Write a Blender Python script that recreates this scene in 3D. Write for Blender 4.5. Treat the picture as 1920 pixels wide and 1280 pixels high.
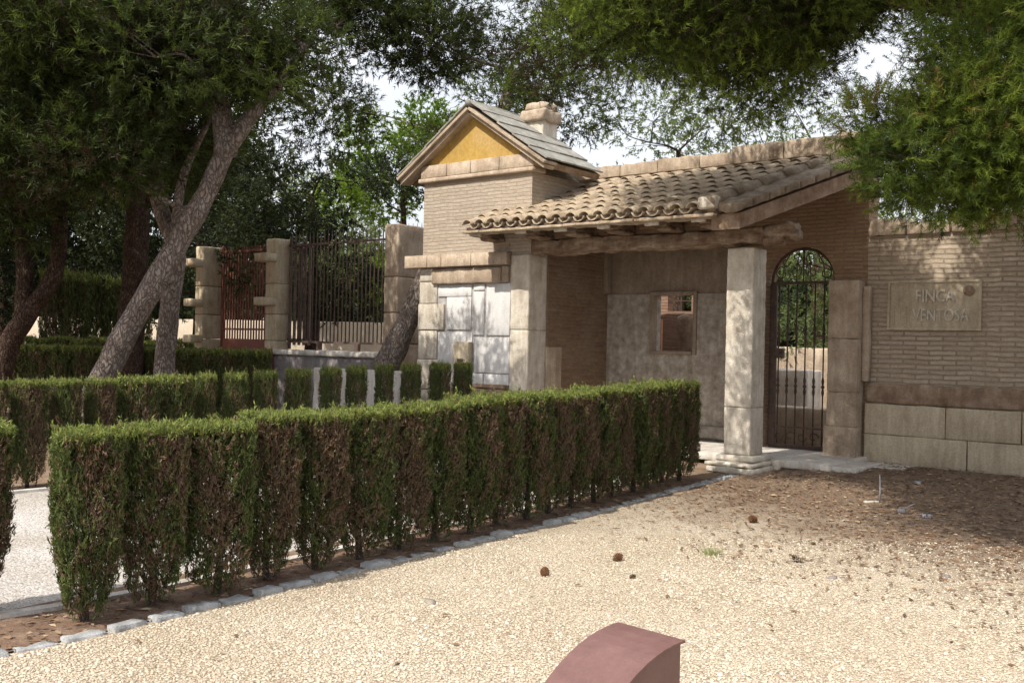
import bpy, bmesh, math, random
import numpy as np
from mathutils import Vector, Matrix, noise as mnoise

for o in list(bpy.data.objects): bpy.data.objects.remove(o)
SC = bpy.context.scene
COL = SC.collection
RAD = math.radians
random.seed(7)

# ------------------------------------------------------------------ camera, sky, sun, exposure
cam = bpy.data.cameras.new("camera"); cam_o = bpy.data.objects.new("camera", cam); COL.objects.link(cam_o)
cam.lens = 35.0; cam.sensor_width = 36.0; cam.clip_start = 0.1; cam.clip_end = 2000
cam_o.matrix_world = Matrix.Translation((0, 0, 1.8)) @ Matrix.Rotation(RAD(90), 4, 'X') @ Matrix.Rotation(RAD(1.2), 4, 'Z')
SC.camera = cam_o
SUN_EL = RAD(50); SUN_DIR = Vector((-.705 * math.cos(SUN_EL), -.709 * math.cos(SUN_EL), math.sin(SUN_EL)))
world = bpy.data.worlds.new("World"); SC.world = world; world.use_nodes = True
wn = world.node_tree.nodes; wl = world.node_tree.links
sky = wn.new('ShaderNodeTexSky'); sky.sky_type = 'NISHITA'; sky.sun_disc = False
sky.sun_elevation = SUN_EL; sky.sun_rotation = math.atan2(SUN_DIR.x, SUN_DIR.y)
sky.air_density = 1.0; sky.dust_density = 7.0; sky.ozone_density = 1.0
# thin bright cloud drifting over most of the sky
tcw = wn.new('ShaderNodeTexCoord'); cn = wn.new('ShaderNodeTexNoise'); cn.inputs['Scale'].default_value = 2.6; cn.inputs['Detail'].default_value = 7; cn.inputs['Roughness'].default_value = .6
wl.new(tcw.outputs['Generated'], cn.inputs['Vector'])
cr = wn.new('ShaderNodeValToRGB'); cr.color_ramp.elements[0].position = .36; cr.color_ramp.elements[0].color = (.62, .62, .62, 1); cr.color_ramp.elements[1].position = .62; cr.color_ramp.elements[1].color = (.9, .9, .9, 1)
wl.new(cn.outputs[0], cr.inputs[0])
cm = wn.new('ShaderNodeMix'); cm.data_type = 'RGBA'; wl.new(cr.outputs[0], cm.inputs[0]); wl.new(sky.outputs[0], cm.inputs[6]); cm.inputs[7].default_value = (8.0, 8.2, 8.7, 1)
wl.new(cm.outputs[2], wn['Background'].inputs[0]); wn['Background'].inputs[1].default_value = 0.13
sun = bpy.data.lights.new("sun", 'SUN'); sun.energy = 4.6; sun.angle = RAD(0.5); sun.color = (1, .93, .82)
sun_o = bpy.data.objects.new("sun", sun); COL.objects.link(sun_o)
sun_o.rotation_euler = SUN_DIR.to_track_quat('Z', 'Y').to_euler(); sun_o.location = SUN_DIR * 60
SC.view_settings.view_transform = 'Standard'; SC.view_settings.look = 'None'
SC.view_settings.gamma = 1.0; SC.view_settings.exposure = 0.3; SC.view_settings.use_curve_mapping = False
SC.render.engine = 'CYCLES'
SC.cycles.max_bounces = 6; SC.cycles.diffuse_bounces = 3; SC.cycles.glossy_bounces = 2
SC.cycles.transmission_bounces = 3; SC.cycles.transparent_max_bounces = 4

# ------------------------------------------------------------------ materials
def ramp(nt, stops, interp='LINEAR'):
    r = nt.nodes.new('ShaderNodeValToRGB'); e = r.color_ramp.elements; r.color_ramp.interpolation = interp
    while len(e) < len(stops): e.new(0.5)
    for i, (p, c) in enumerate(stops):
        e[i].position = p; e[i].color = (c[0], c[1], c[2], 1)
    return r
def N(nt, t, **k):
    n = nt.nodes.new(t)
    for a, v in k.items():
        if a.startswith('i_'): n.inputs[a[2:].replace('_', ' ')].default_value = v
        else: setattr(n, a, v)
    return n
def newmat(name):
    m = bpy.data.materials.new(name); m.use_nodes = True; nt = m.node_tree
    return m, nt, nt.nodes['Principled BSDF'], nt.links
def mixc(nt, a, b, f, mode='MIX'):
    m = nt.nodes.new('ShaderNodeMix'); m.data_type = 'RGBA'; m.blend_type = mode
    for s, v in ((6, a), (7, b), (0, f)):
        if isinstance(v, (tuple, list)): m.inputs[s].default_value = (*v[:3], 1)
        elif isinstance(v, (int, float)): m.inputs[s].default_value = v
        else: nt.links.new(v, m.inputs[s])
    return m.outputs[2]
def obj_coord(nt):
    return N(nt, 'ShaderNodeTexCoord').outputs['Object']
def noise(nt, co, scale, detail=5, rough=.6, stretch=None):
    if stretch:
        mp = N(nt, 'ShaderNodeMapping'); mp.inputs['Scale'].default_value = stretch; nt.links.new(co, mp.inputs[0]); co = mp.outputs[0]
    n = N(nt, 'ShaderNodeTexNoise'); n.inputs['Scale'].default_value = scale; n.inputs['Detail'].default_value = detail
    n.inputs['Roughness'].default_value = rough; nt.links.new(co, n.inputs['Vector']); return n.outputs[0]
def bump(nt, h, strength, dist, bsdf, prev=None):
    b = N(nt, 'ShaderNodeBump'); b.inputs['Strength'].default_value = strength; b.inputs['Distance'].default_value = dist
    nt.links.new(h, b.inputs['Height'])
    if prev: nt.links.new(prev, b.inputs['Normal'])
    if bsdf: nt.links.new(b.outputs[0], bsdf.inputs['Normal'])
    return b.outputs[0]
def stone_mat(name, c0, c1, c2, scale=3.0, bmp=.5, rough=.9, stain=(.12, .1, .08), stain_amt=.5, pit=True, stretch=None):
    m, nt, b, L = newmat(name); co = obj_coord(nt)
    n1 = noise(nt, co, scale, 6, .65, stretch); r = ramp(nt, [(.3, c0), (.5, c1), (.72, c2)]); L.new(n1, r.inputs[0])
    n2 = noise(nt, co, scale * .55, 8, .75); r2 = ramp(nt, [(.5, (0, 0, 0)), (.72, (1, 1, 1))]); L.new(n2, r2.inputs[0])
    mm = N(nt, 'ShaderNodeMath', operation='MULTIPLY'); L.new(r2.outputs[0], mm.inputs[0]); mm.inputs[1].default_value = stain_amt
    c = mixc(nt, r.outputs[0], stain, mm.outputs[0])
    n3 = noise(nt, co, scale * 14, 4, .7); c = mixc(nt, c, n3, .45, 'OVERLAY')
    ns = noise(nt, co, 5, 5, .65, (2.2, 2.2, .3)); rs_ = ramp(nt, [(.42, (.70, .66, .62)), (.6, (1, 1, 1))]); L.new(ns, rs_.inputs[0]); c = mixc(nt, c, rs_.outputs[0], .55 if pit else .25, 'MULTIPLY')
    L.new(c, b.inputs['Base Color']); b.inputs['Roughness'].default_value = rough; b.inputs['Specular IOR Level'].default_value = .2
    nb = noise(nt, co, scale * 9, 6, .7); p = bump(nt, nb, bmp, .015, b)
    if pit:
        v = N(nt, 'ShaderNodeTexVoronoi'); v.inputs['Scale'].default_value = scale * 12; L.new(co, v.inputs['Vector'])
        rr = ramp(nt, [(.05, (0, 0, 0)), (.3, (1, 1, 1))]); L.new(v.outputs[0], rr.inputs[0]); bump(nt, rr.outputs[0], bmp * .7, .01, b, p)
    return m
def brick_mat(name, c1, c2, mortar, patch, patch_amt=.5, bw=.30, bh=.062, ms=.012, bmp=.8):
    m, nt, b, L = newmat(name); co = obj_coord(nt)
    tc = N(nt, 'ShaderNodeTexCoord'); sn = N(nt, 'ShaderNodeSeparateXYZ'); L.new(tc.outputs['Normal'], sn.inputs[0])
    ab = N(nt, 'ShaderNodeMath', operation='ABSOLUTE'); L.new(sn.outputs[0], ab.inputs[0])
    gt = N(nt, 'ShaderNodeMath', operation='GREATER_THAN'); L.new(ab.outputs[0], gt.inputs[0]); gt.inputs[1].default_value = .6
    # slight waviness so the courses are not ruler straight
    nz = N(nt, 'ShaderNodeTexNoise'); nz.inputs['Scale'].default_value = 2.2; nz.inputs['Detail'].default_value = 4; L.new(co, nz.inputs['Vector'])
    off = N(nt, 'ShaderNodeVectorMath', operation='MULTIPLY_ADD'); L.new(nz.outputs['Color'], off.inputs[0]); off.inputs[1].default_value = (.08, .08, .05); L.new(co, off.inputs[2])
    sp = N(nt, 'ShaderNodeSeparateXYZ'); L.new(off.outputs[0], sp.inputs[0])
    mx = N(nt, 'ShaderNodeMix'); L.new(gt.outputs[0], mx.inputs[0]); L.new(sp.outputs[0], mx.inputs[2]); L.new(sp.outputs[1], mx.inputs[3])
    cb = N(nt, 'ShaderNodeCombineXYZ'); L.new(mx.outputs[0], cb.inputs[0]); L.new(sp.outputs[2], cb.inputs[1])
    br = N(nt, 'ShaderNodeTexBrick'); L.new(cb.outputs[0], br.inputs['Vector']); br.offset = .5
    br.inputs['Scale'].default_value = 1; br.inputs['Mortar Size'].default_value = ms; br.inputs['Mortar Smooth'].default_value = .35
    br.inputs['Brick Width'].default_value = bw; br.inputs['Row Height'].default_value = bh; br.inputs['Bias'].default_value = 0
    for k, v in (('Color1', c1), ('Color2', c2), ('Mortar', mortar)): br.inputs[k].default_value = (*v, 1)
    n2 = noise(nt, co, 1.3, 8, .7); r2 = ramp(nt, [(.42, (0, 0, 0)), (.68, (1, 1, 1))]); L.new(n2, r2.inputs[0])
    mm = N(nt, 'ShaderNodeMath', operation='MULTIPLY'); L.new(r2.outputs[0], mm.inputs[0]); mm.inputs[1].default_value = patch_amt
    c = mixc(nt, br.outputs[0], patch, mm.outputs[0])
    n4 = noise(nt, co, 9, 4, .7, (1, 1, 3)); r4 = ramp(nt, [(.3, (.62, .6, .58)), (.7, (1.0, 1.0, 1.0))]); L.new(n4, r4.inputs[0]); c = mixc(nt, c, r4.outputs[0], .8, 'MULTIPLY')
    n3 = noise(nt, co, 45, 4, .7); c = mixc(nt, c, n3, .4, 'OVERLAY')
    L.new(c, b.inputs['Base Color']); b.inputs['Roughness'].default_value = .95; b.inputs['Specular IOR Level'].default_value = .15
    iv = N(nt, 'ShaderNodeMath', operation='SUBTRACT'); iv.inputs[0].default_value = 1; L.new(br.outputs['Fac'], iv.inputs[1])
    p = bump(nt, iv.outputs[0], bmp, .02, b); bump(nt, noise(nt, co, 40, 5, .7), .5, .012, b, p)
    return m
def leaf_mat(name, stops, trans=.35):
    m, nt, b, L = newmat(name)
    a = N(nt, 'ShaderNodeAttribute'); a.attribute_name = 'tint'
    r = ramp(nt, stops); L.new(a.outputs['Fac'], r.inputs[0])
    L.new(r.outputs[0], b.inputs['Base Color']); b.inputs['Roughness'].default_value = .6; b.inputs['Specular IOR Level'].default_value = .25
    t = N(nt, 'ShaderNodeBsdfTranslucent'); c = mixc(nt, r.outputs[0], (1.3, 1.25, .5), .6, 'MULTIPLY'); L.new(c, t.inputs[0])
    mx = N(nt, 'ShaderNodeMixShader'); mx.inputs[0].default_value = trans
    L.new(b.outputs[0], mx.inputs[1]); L.new(t.outputs[0], mx.inputs[2]); L.new(mx.outputs[0], nt.nodes['Material Output'].inputs[0])
    return m
def tint_mat(name, stops, rough=.9, bscale=60):
    m, nt, b, L = newmat(name); a = N(nt, 'ShaderNodeAttribute'); a.attribute_name = 'tint'
    r = ramp(nt, stops); L.new(a.outputs['Fac'], r.inputs[0]); L.new(r.outputs[0], b.inputs['Base Color'])
    b.inputs['Roughness'].default_value = rough; b.inputs['Specular IOR Level'].default_value = .2
    return m
def metal_mat(name, c0, c1, rough=.6, metal=.0, scale=12, bmp=.2):
    m, nt, b, L = newmat(name); co = obj_coord(nt); n = noise(nt, co, scale, 6, .7)
    r = ramp(nt, [(.35, c0), (.65, c1)]); L.new(n, r.inputs[0]); L.new(r.outputs[0], b.inputs['Base Color'])
    b.inputs['Roughness'].default_value = rough; b.inputs['Metallic'].default_value = metal; bump(nt, noise(nt, co, scale * 6, 4, .7), bmp, .004, b)
    return m
def bark_mat(name, c0, c1, c2, scale=5):
    m, nt, b, L = newmat(name); co = obj_coord(nt)
    v = N(nt, 'ShaderNodeTexVoronoi'); v.feature = 'DISTANCE_TO_EDGE'; v.inputs['Scale'].default_value = scale * 3.2
    mp = N(nt, 'ShaderNodeMapping'); mp.inputs['Scale'].default_value = (1.3, 1.3, .55); L.new(co, mp.inputs[0])
    nz = N(nt, 'ShaderNodeTexNoise'); nz.inputs['Scale'].default_value = 6; L.new(mp.outputs[0], nz.inputs['Vector'])
    ad = N(nt, 'ShaderNodeVectorMath', operation='MULTIPLY_ADD'); L.new(nz.outputs['Color'], ad.inputs[0]); ad.inputs[1].default_value = (.25,) * 3; L.new(mp.outputs[0], ad.inputs[2])
    L.new(ad.outputs[0], v.inputs['Vector'])
    n1 = noise(nt, co, scale, 7, .7); r = ramp(nt, [(.3, c0), (.5, c1), (.7, c2)]); L.new(n1, r.inputs[0])
    rc = ramp(nt, [(.0, (.20, .17, .15)), (.10, (.72, .70, .68)), (.28, (1, 1, 1))]); L.new(v.outputs[0], rc.inputs[0])
    c = mixc(nt, r.outputs[0], rc.outputs[0], .7, 'MULTIPLY'); c = mixc(nt, c, noise(nt, co, 22, 6, .75), .6, 'OVERLAY'); L.new(c, b.inputs['Base Color'])
    b.inputs['Roughness'].default_value = .95; b.inputs['Specular IOR Level'].default_value = .1
    p = bump(nt, rc.outputs[0], .9, .03, b); bump(nt, noise(nt, co, 24, 6, .75), .9, .03, b, p)
    return m

M_tower_brick = brick_mat('tower_brick', (.43, .36, .29), (.52, .45, .37), (.42, .36, .29), (.48, .42, .35), .55, .32, .062, .012, .7)
M_porch_brick = brick_mat('porch_brick', (.20, .12, .08), (.27, .18, .11), (.22, .165, .12), (.30, .23, .17), .6)
M_wall_brick = brick_mat('wall_brick', (.42, .345, .26), (.55, .465, .365), (.33, .27, .205), (.45, .37, .28), .85, .38, .070, .013, .9)
M_arch_brick = brick_mat('arch_brick', (.30, .19, .115), (.38, .255, .165), (.26, .19, .135), (.37, .28, .19), .6)
M_room_brick = brick_mat('room_brick', (.30, .17, .12), (.36, .22, .15), (.28, .2, .15), (.30, .22, .17), .6)
M_lime = stone_mat('pale_limestone', (.48, .43, .355), (.61, .565, .485), (.73, .69, .62), 4.2, .9, stain=(.30, .25, .20), stain_amt=.55)
M_sand = stone_mat('sandstone', (.34, .265, .20), (.45, .365, .28), (.55, .465, .37), 3.2, .8, stain=(.20, .15, .11), stain_amt=.75)
M_tan = stone_mat('tan_ashlar', (.42, .355, .255), (.50, .43, .32), (.57, .50, .385), 2.4, .35, stain=(.28, .23, .17), stain_amt=.4)
M_brown = stone_mat('brown_moulding', (.22, .15, .10), (.33, .24, .17), (.46, .36, .28), 5, .9, stain=(.14, .08, .06), stain_amt=.6)
M_beam = stone_mat('carved_beam', (.15, .10, .07), (.28, .21, .15), (.46, .385, .30), 5.5, 1.0, stain=(.12, .045, .025), stain_amt=.8, stretch=(.7, 1, 2))
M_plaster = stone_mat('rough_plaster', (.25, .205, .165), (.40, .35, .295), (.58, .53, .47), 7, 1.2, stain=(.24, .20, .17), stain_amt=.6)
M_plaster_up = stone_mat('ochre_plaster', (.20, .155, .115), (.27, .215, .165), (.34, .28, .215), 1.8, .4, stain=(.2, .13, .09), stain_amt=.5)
M_yellow = stone_mat('yellow_render', (.38, .245, .065), (.45, .295, .08), (.48, .335, .12), 1.6, .3, stain=(.44, .30, .14), stain_amt=.7, pit=False)
M_marble = stone_mat('pale_marble', (.52, .52, .525), (.61, .61, .61), (.67, .67, .665), 2.6, .3, .8, stain=(.42, .40, .37), stain_amt=.35, pit=False)
M_joint = stone_mat('grey_joint', (.34, .33, .33), (.41, .40, .40), (.47, .46, .45), 4, .4)
M_slate = stone_mat('roof_slate', (.21, .20, .18), (.30, .295, .27), (.40, .395, .36), 4, .6, .8, stain=(.16, .17, .14), stain_amt=.6)
M_tile = stone_mat('clay_tile', (.30, .225, .16), (.45, .365, .265), (.58, .50, .38), 6, .9, stain=(.15, .12, .095), stain_amt=.85)
M_old_shaded_tile = stone_mat('shaded_mossy_tile', (.20, .15, .11), (.30, .24, .18), (.42, .36, .28), 5, .9, stain=(.11, .09, .06), stain_amt=.8)  # mossy verge tile, its colour also darkened for the shade lying on it
M_wood = stone_mat('old_timber', (.07, .05, .045), (.11, .08, .07), (.16, .12, .1), 4, .6, stain=(.05, .035, .03), stain_amt=.5, pit=False)
M_white_stone = stone_mat('whitewashed_stone', (.52, .50, .46), (.63, .61, .58), (.74, .73, .70), 3, .6, stain=(.48, .40, .34), stain_amt=.5)
M_edge = stone_mat('edging_stone', (.30, .31, .32), (.47, .485, .50), (.68, .69, .70), 9, .9, stain=(.16, .14, .12), stain_amt=.8)
M_pier = stone_mat('fence_pier_stone', (.44, .36, .25), (.56, .48, .35), (.64, .57, .44), 2.4, .6, stain=(.30, .20, .11), stain_amt=.6)
M_concrete = stone_mat('pale_concrete', (.50, .47, .43), (.58, .55, .51), (.64, .62, .58), 4, .3)
M_darkstone = stone_mat('dark_wall_stone', (.20, .18, .19), (.28, .26, .27), (.36, .34, .34), 3, .6)
M_beige = stone_mat('beige_render', (.50, .42, .33), (.58, .50, .40), (.62, .55, .45), 1.2, .2, pit=False)
M_iron = metal_mat('rusty_iron', (.030, .020, .016), (.085, .045, .028), .7)
M_rust = metal_mat('red_rust_paint', (.15, .05, .035), (.22, .08, .055), .7)
M_greyiron = metal_mat('fence_iron', (.06, .04, .035), (.14, .09, .07), .7)
def corten():
    m, nt, b, L = newmat('corten_steel'); co = obj_coord(nt)
    n = noise(nt, co, 7, 8, .75); r = ramp(nt, [(.3, (.115, .055, .048)), (.55, (.150, .076, .067)), (.75, (.185, .10, .088))]); L.new(n, r.inputs[0])
    n2 = noise(nt, co, 160, 3, .7); c = mixc(nt, r.outputs[0], n2, .25, 'OVERLAY'); L.new(c, b.inputs['Base Color'])
    b.inputs['Roughness'].default_value = .42; b.inputs['Specular IOR Level'].default_value = .55; bump(nt, n2, .12, .002, b)
    return m
M_corten = corten()
M_bark = bark_mat('pine_bark', (.20, .15, .13), (.30, .25, .22), (.38, .34, .32))
M_bark_red = bark_mat('red_pine_bark', (.055, .036, .028), (.095, .064, .05), (.14, .10, .08))
M_twig = bark_mat('shrub_bark', (.10, .08, .07), (.16, .13, .11), (.2, .17, .15), 14)
M_pine = leaf_mat('pine_needles', [(0, (.040, .026, .014)), (.22, (.020, .028, .009)), (.5, (.042, .064, .014)), (1, (.095, .130, .024))])
M_pine_near = leaf_mat('pine_needles_near', [(0, (.035, .058, .012)), (.5, (.098, .146, .021)), (.9, (.20, .265, .040)), (1, (.15, .09, .04))])
M_pine_mid = leaf_mat('pine_needles_mid', [(0, (.040, .026, .014)), (.22, (.026, .037, .011)), (.5, (.085, .125, .020)), (1, (.21, .28, .042))], .32)
M_olive = leaf_mat('pale_leaves', [(0, (.08, .11, .05)), (.5, (.15, .20, .08)), (1, (.24, .30, .13))], .45)
M_lime_leaf = leaf_mat('bright_leaves', [(0, (.10, .17, .02)), (.5, (.19, .29, .04)), (1, (.30, .40, .07))], .5)
M_dark_leaf = leaf_mat('dark_leaves', [(0, (.013, .019, .009)), (.5, (.026, .038, .014)), (1, (.055, .075, .022))], .25)
M_cypress = leaf_mat('cypress_sprays', [(0, (.045, .062, .022)), (.35, (.115, .145, .042)), (.6, (.25, .285, .072)), (.75, (.125, .088, .058)), (1, (.205, .132, .088))], .25)
M_pebble = tint_mat('pebbles', [(0, (.25, .195, .15)), (.25, (.41, .34, .255)), (.6, (.52, .445, .345)), (1, (.65, .585, .48))])
M_litter = tint_mat('dry_needles', [(0, (.10, .06, .04)), (.5, (.20, .12, .07)), (1, (.42, .33, .22))])
M_cone = tint_mat('cone_scales', [(0, (.10, .05, .025)), (1, (.24, .12, .06))])
M_grass = leaf_mat('grass_blades', [(0, (.18, .22, .08)), (1, (.32, .36, .16))])
M_bluegrey = stone_mat('blue_grey_stone', (.18, .18, .21), (.26, .26, .29), (.40, .40, .43), 20, .4)
M_orange = stone_mat('orange_board', (.46, .20, .10), (.52, .24, .13), (.56, .28, .16), 3, .2, pit=False)

def gravel_mat(name, stops, scale, litter=False, bmp=.8):
    m, nt, b, L = newmat(name); co = obj_coord(nt)
    v = N(nt, 'ShaderNodeTexVoronoi'); v.inputs['Scale'].default_value = scale; v.inputs['Randomness'].default_value = 1; L.new(co, v.inputs['Vector'])
    sp = N(nt, 'ShaderNodeSeparateColor'); L.new(v.outputs['Color'], sp.inputs[0])
    r = ramp(nt, stops); L.new(sp.outputs[0], r.inputs[0]); c = r.outputs[0]
    big = noise(nt, co, .9, 6, .65); rb = ramp(nt, [(.35, (.80, .77, .73)), (.65, (1, 1, 1))]); L.new(big, rb.inputs[0]); c = mixc(nt, c, rb.outputs[0], 1.0, 'MULTIPLY')
    if litter:
        # fallen pine needles lie ever thicker towards the wall
        dt = N(nt, 'ShaderNodeVectorMath', operation='DOT_PRODUCT'); L.new(co, dt.inputs[0]); dt.inputs[1].default_value = (.86, .51, 0)
        nn = noise(nt, co, 1.1, 8, .72); ma = N(nt, 'ShaderNodeMath', operation='MULTIPLY_ADD'); L.new(nn, ma.inputs[0]); ma.inputs[1].default_value = 5.0; L.new(dt.outputs['Value'], ma.inputs[2])
        mr = N(nt, 'ShaderNodeMapRange'); mr.interpolation_type = 'SMOOTHSTEP'; L.new(ma.outputs[0], mr.inputs[0]); mr.inputs[1].default_value = 8.6; mr.inputs[2].default_value = 11.4
        n5 = noise(nt, co, 34, 6, .75); gate = N(nt, 'ShaderNodeMath', operation='MULTIPLY_ADD'); L.new(n5, gate.inputs[0]); gate.inputs[1].default_value = 1.6; gate.inputs[2].default_value = -.8
        ad = N(nt, 'ShaderNodeMath', operation='ADD', use_clamp=True); L.new(mr.outputs[0], ad.inputs[0])
        g2 = N(nt, 'ShaderNodeMath', operation='MULTIPLY'); L.new(gate.outputs[0], g2.inputs[0]); L.new(mr.outputs[0], g2.inputs[1]); L.new(g2.outputs[0], ad.inputs[1])
        nl = noise(nt, co, 55, 5, .75); rl = ramp(nt, [(.3, (.10, .066, .046)), (.5, (.19, .132, .094)), (.7, (.36, .28, .20))]); L.new(nl, rl.inputs[0])
        c = mixc(nt, c, rl.outputs[0], ad.outputs[0])
    L.new(c, b.inputs['Base Color']); b.inputs['Roughness'].default_value = .95; b.inputs['Specular IOR Level'].default_value = .15
    h = N(nt, 'ShaderNodeMath', operation='SUBTRACT'); h.inputs[0].default_value = 1; L.new(v.outputs['Distance'], h.inputs[1])
    bump(nt, h.outputs[0], bmp, 1.2 / scale, b); return m
M_ground = stone_mat('dry_earth', (.16, .11, .075), (.24, .17, .12), (.34, .27, .2), 1.5, .8, stain=(.11, .075, .05))
M_soil = stone_mat('bed_soil', (.15, .10, .07), (.24, .16, .115), (.36, .27, .20), 5, 1.0, stain=(.10, .06, .04))
M_yard = gravel_mat('yard_gravel', [(0, (.31, .25, .19)), (.25, (.42, .35, .265)), (.6, (.50, .43, .335)), (1, (.61, .55, .455))], 62, True)
M_path = gravel_mat('path_gravel', [(0, (.29, .265, .245)), (.3, (.42, .395, .37)), (1, (.57, .55, .53))], 58, bmp=.45)

# ------------------------------------------------------------------ object helpers
def link(name, me, parent=None, loc=None, rot=None):
    o = bpy.data.objects.new(name, me); COL.objects.link(o)
    if parent: o.parent = parent
    if loc is not None: o.location = loc
    if rot is not None: o.rotation_euler = rot if isinstance(rot, tuple) or hasattr(rot, '__len__') else (0, 0, rot)
    return o
def tag(o, label=None, cat=None, group=None, kind=None):
    if label: o['label'] = label
    if cat: o['category'] = cat
    if group: o['group'] = group
    if kind: o['kind'] = kind
    return o
def thing(name, label, cat, loc=(0, 0, 0), rz=0, group=None):
    return tag(link(name, None, None, loc, (0, 0, rz)), label, cat, group)
def np_mesh(name, V, F, mat, tint=None, smooth=False):
    V = np.asarray(V, dtype=np.float32); F = np.asarray(F, dtype=np.int32); k = F.shape[1]
    me = bpy.data.meshes.new(name); me.vertices.add(len(V)); me.vertices.foreach_set('co', V.ravel())
    me.loops.add(F.size); me.loops.foreach_set('vertex_index', F.ravel()); me.polygons.add(len(F))
    me.polygons.foreach_set('loop_start', np.arange(0, F.size, k, dtype=np.int32))
    if smooth: me.polygons.foreach_set('use_smooth', np.ones(len(F), dtype=bool))
    if tint is not None:
        a = me.attributes.new('tint', 'FLOAT', 'FACE'); a.data.foreach_set('value', np.asarray(tint, dtype=np.float32))
    me.update(calc_edges=True); me.materials.append(mat); return me
class MB:
    def __init__(s): s.v = []; s.f = []; s.sm = []
    def add(s, vs, fs, smooth=False):
        b = len(s.v); s.v += [tuple(v) for v in vs]; s.f += [tuple(b + i for i in f) for f in fs]; s.sm += [smooth] * len(fs); return s
    def box(s, x0, x1, y0, y1, z0, z1):
        return s.add([(x0, y0, z0), (x1, y0, z0), (x1, y1, z0), (x0, y1, z0), (x0, y0, z1), (x1, y0, z1), (x1, y1, z1), (x0, y1, z1)],
                     [(0, 3, 2, 1), (4, 5, 6, 7), (0, 1, 5, 4), (1, 2, 6, 5), (2, 3, 7, 6), (3, 0, 4, 7)])
    def prism(s, outline, y0, y1):          # outline in (x, z), counter-clockwise seen from -y
        n = len(outline); vs = [(x, y0, z) for x, z in outline] + [(x, y1, z) for x, z in outline]
        fs = [tuple(range(n)), tuple(range(2 * n - 1, n - 1, -1))] + [(i, n + i, n + (i + 1) % n, (i + 1) % n) for i in range(n)]
        return s.add(vs, fs)
    def stone(s, x0, x1, y0, y1, z0, z1, r=.02, amp=.008, seg=.1, fr=5.0, M=None):
        lo = (x0, y0, z0); hi = (x1, y1, z1); n = [max(2, min(60, int(round((hi[i] - lo[i]) / seg)))) for i in range(3)]
        r = min(r, *( (hi[i] - lo[i]) * .45 for i in range(3)))
        def par(i, k):
            if k == 0: return lo[i]
            if k == n[i]: return hi[i]
            t = k / n[i]; L = hi[i] - lo[i]
            if k == 1: return lo[i] + min(r, L / n[i])
            if k == n[i] - 1: return hi[i] - min(r, L / n[i])
            return lo[i] + L * t
        idx = {}; vs = []; fs = []
        def vert(a, b, c):
            key = (a, b, c)
            if key in idx: return idx[key]
            p = Vector((par(0, a), par(1, b), par(2, c)))
            q = Vector([min(max(p[i], lo[i] + r), hi[i] - r) for i in range(3)]); d = p - q
            d = d.normalized() if d.length > 1e-9 else Vector((0, 0, 1))
            pp = q + d * r; w = mnoise.noise(pp * fr) + .5 * mnoise.noise(pp * fr * 2.7)
            pp = pp + d * (w * amp)
            if M: pp = M @ pp
            idx[key] = len(vs); vs.append(pp); return idx[key]
        for ax in range(3):
            u, w = (ax + 1) % 3, (ax + 2) % 3
            for side in (0, n[ax]):
                for i in range(n[u]):
                    for j in range(n[w]):
                        q = []
                        for di, dj in ((0, 0), (1, 0), (1, 1), (0, 1)):
                            k = [0, 0, 0]; k[ax] = side; k[u] = i + di; k[w] = j + dj; q.append(vert(*k))
                        fs.append(tuple(q) if side else tuple(reversed(q)))
        return s.add(vs, fs, True)
    def tube(s, pts, rad, seg=8, wob=0.0, cap=True, fr=3):
        pts = [Vector(p) for p in pts]; n = len(pts); rad = [rad] * n if isinstance(rad, (int, float)) else rad
        up = Vector((0, 0, 1)); vs = []; fs = []; a = None
        for i, p in enumerate(pts):
            t = (pts[min(i + 1, n - 1)] - pts[max(i - 1, 0)]).normalized()
            if a is None: a = t.orthogonal().normalized()
            a = (a - t * a.dot(t)).normalized(); b = t.cross(a)
            for k in range(seg):
                an = 2 * math.pi * k / seg; d = a * math.cos(an) + b * math.sin(an); r = rad[i]
                if wob: r *= 1 + wob * mnoise.noise((p + d * r) * fr)
                vs.append(p + d * r)
        for i in range(n - 1):
            for k in range(seg):
                fs.append((i * seg + k, i * seg + (k + 1) % seg, (i + 1) * seg + (k + 1) % seg, (i + 1) * seg + k))
        if cap: fs.append(tuple(range(seg - 1, -1, -1))); fs.append(tuple(range((n - 1) * seg, n * seg)))
        return s.add(vs, fs, True)
    def build(s, name, mat, parent=None, loc=None, rot=None, bevel=0):
        me = bpy.data.meshes.new(name); me.from_pydata(s.v, [], s.f); me.materials.append(mat)
        me.polygons.foreach_set('use_smooth', s.sm); me.update()
        o = link(name, me, parent, loc, rot)
        if bevel:
            m = o.modifiers.new('bevel', 'BEVEL'); m.width = bevel; m.segments = 2; m.limit_method = 'ANGLE'
        return o
def spline(pts, n):
    P = [Vector(p) for p in pts]; out = []
    for i in range(len(P) - 1):
        p0 = P[max(i - 1, 0)]; p1 = P[i]; p2 = P[i + 1]; p3 = P[min(i + 2, len(P) - 1)]
        for k in range(n):
            t = k / n; out.append(.5 * ((2 * p1) + (p2 - p0) * t + (2 * p0 - 5 * p1 + 4 * p2 - p3) * t * t + (3 * p1 - p0 - 3 * p2 + p3) * t ** 3))
    out.append(P[-1]); return out
def lerp_list(v, n):
    out = []
    for i in range(len(v) - 1):
        for k in range(n): out.append(v[i] + (v[i + 1] - v[i]) * k / n)
    return out + [v[-1]]
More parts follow.
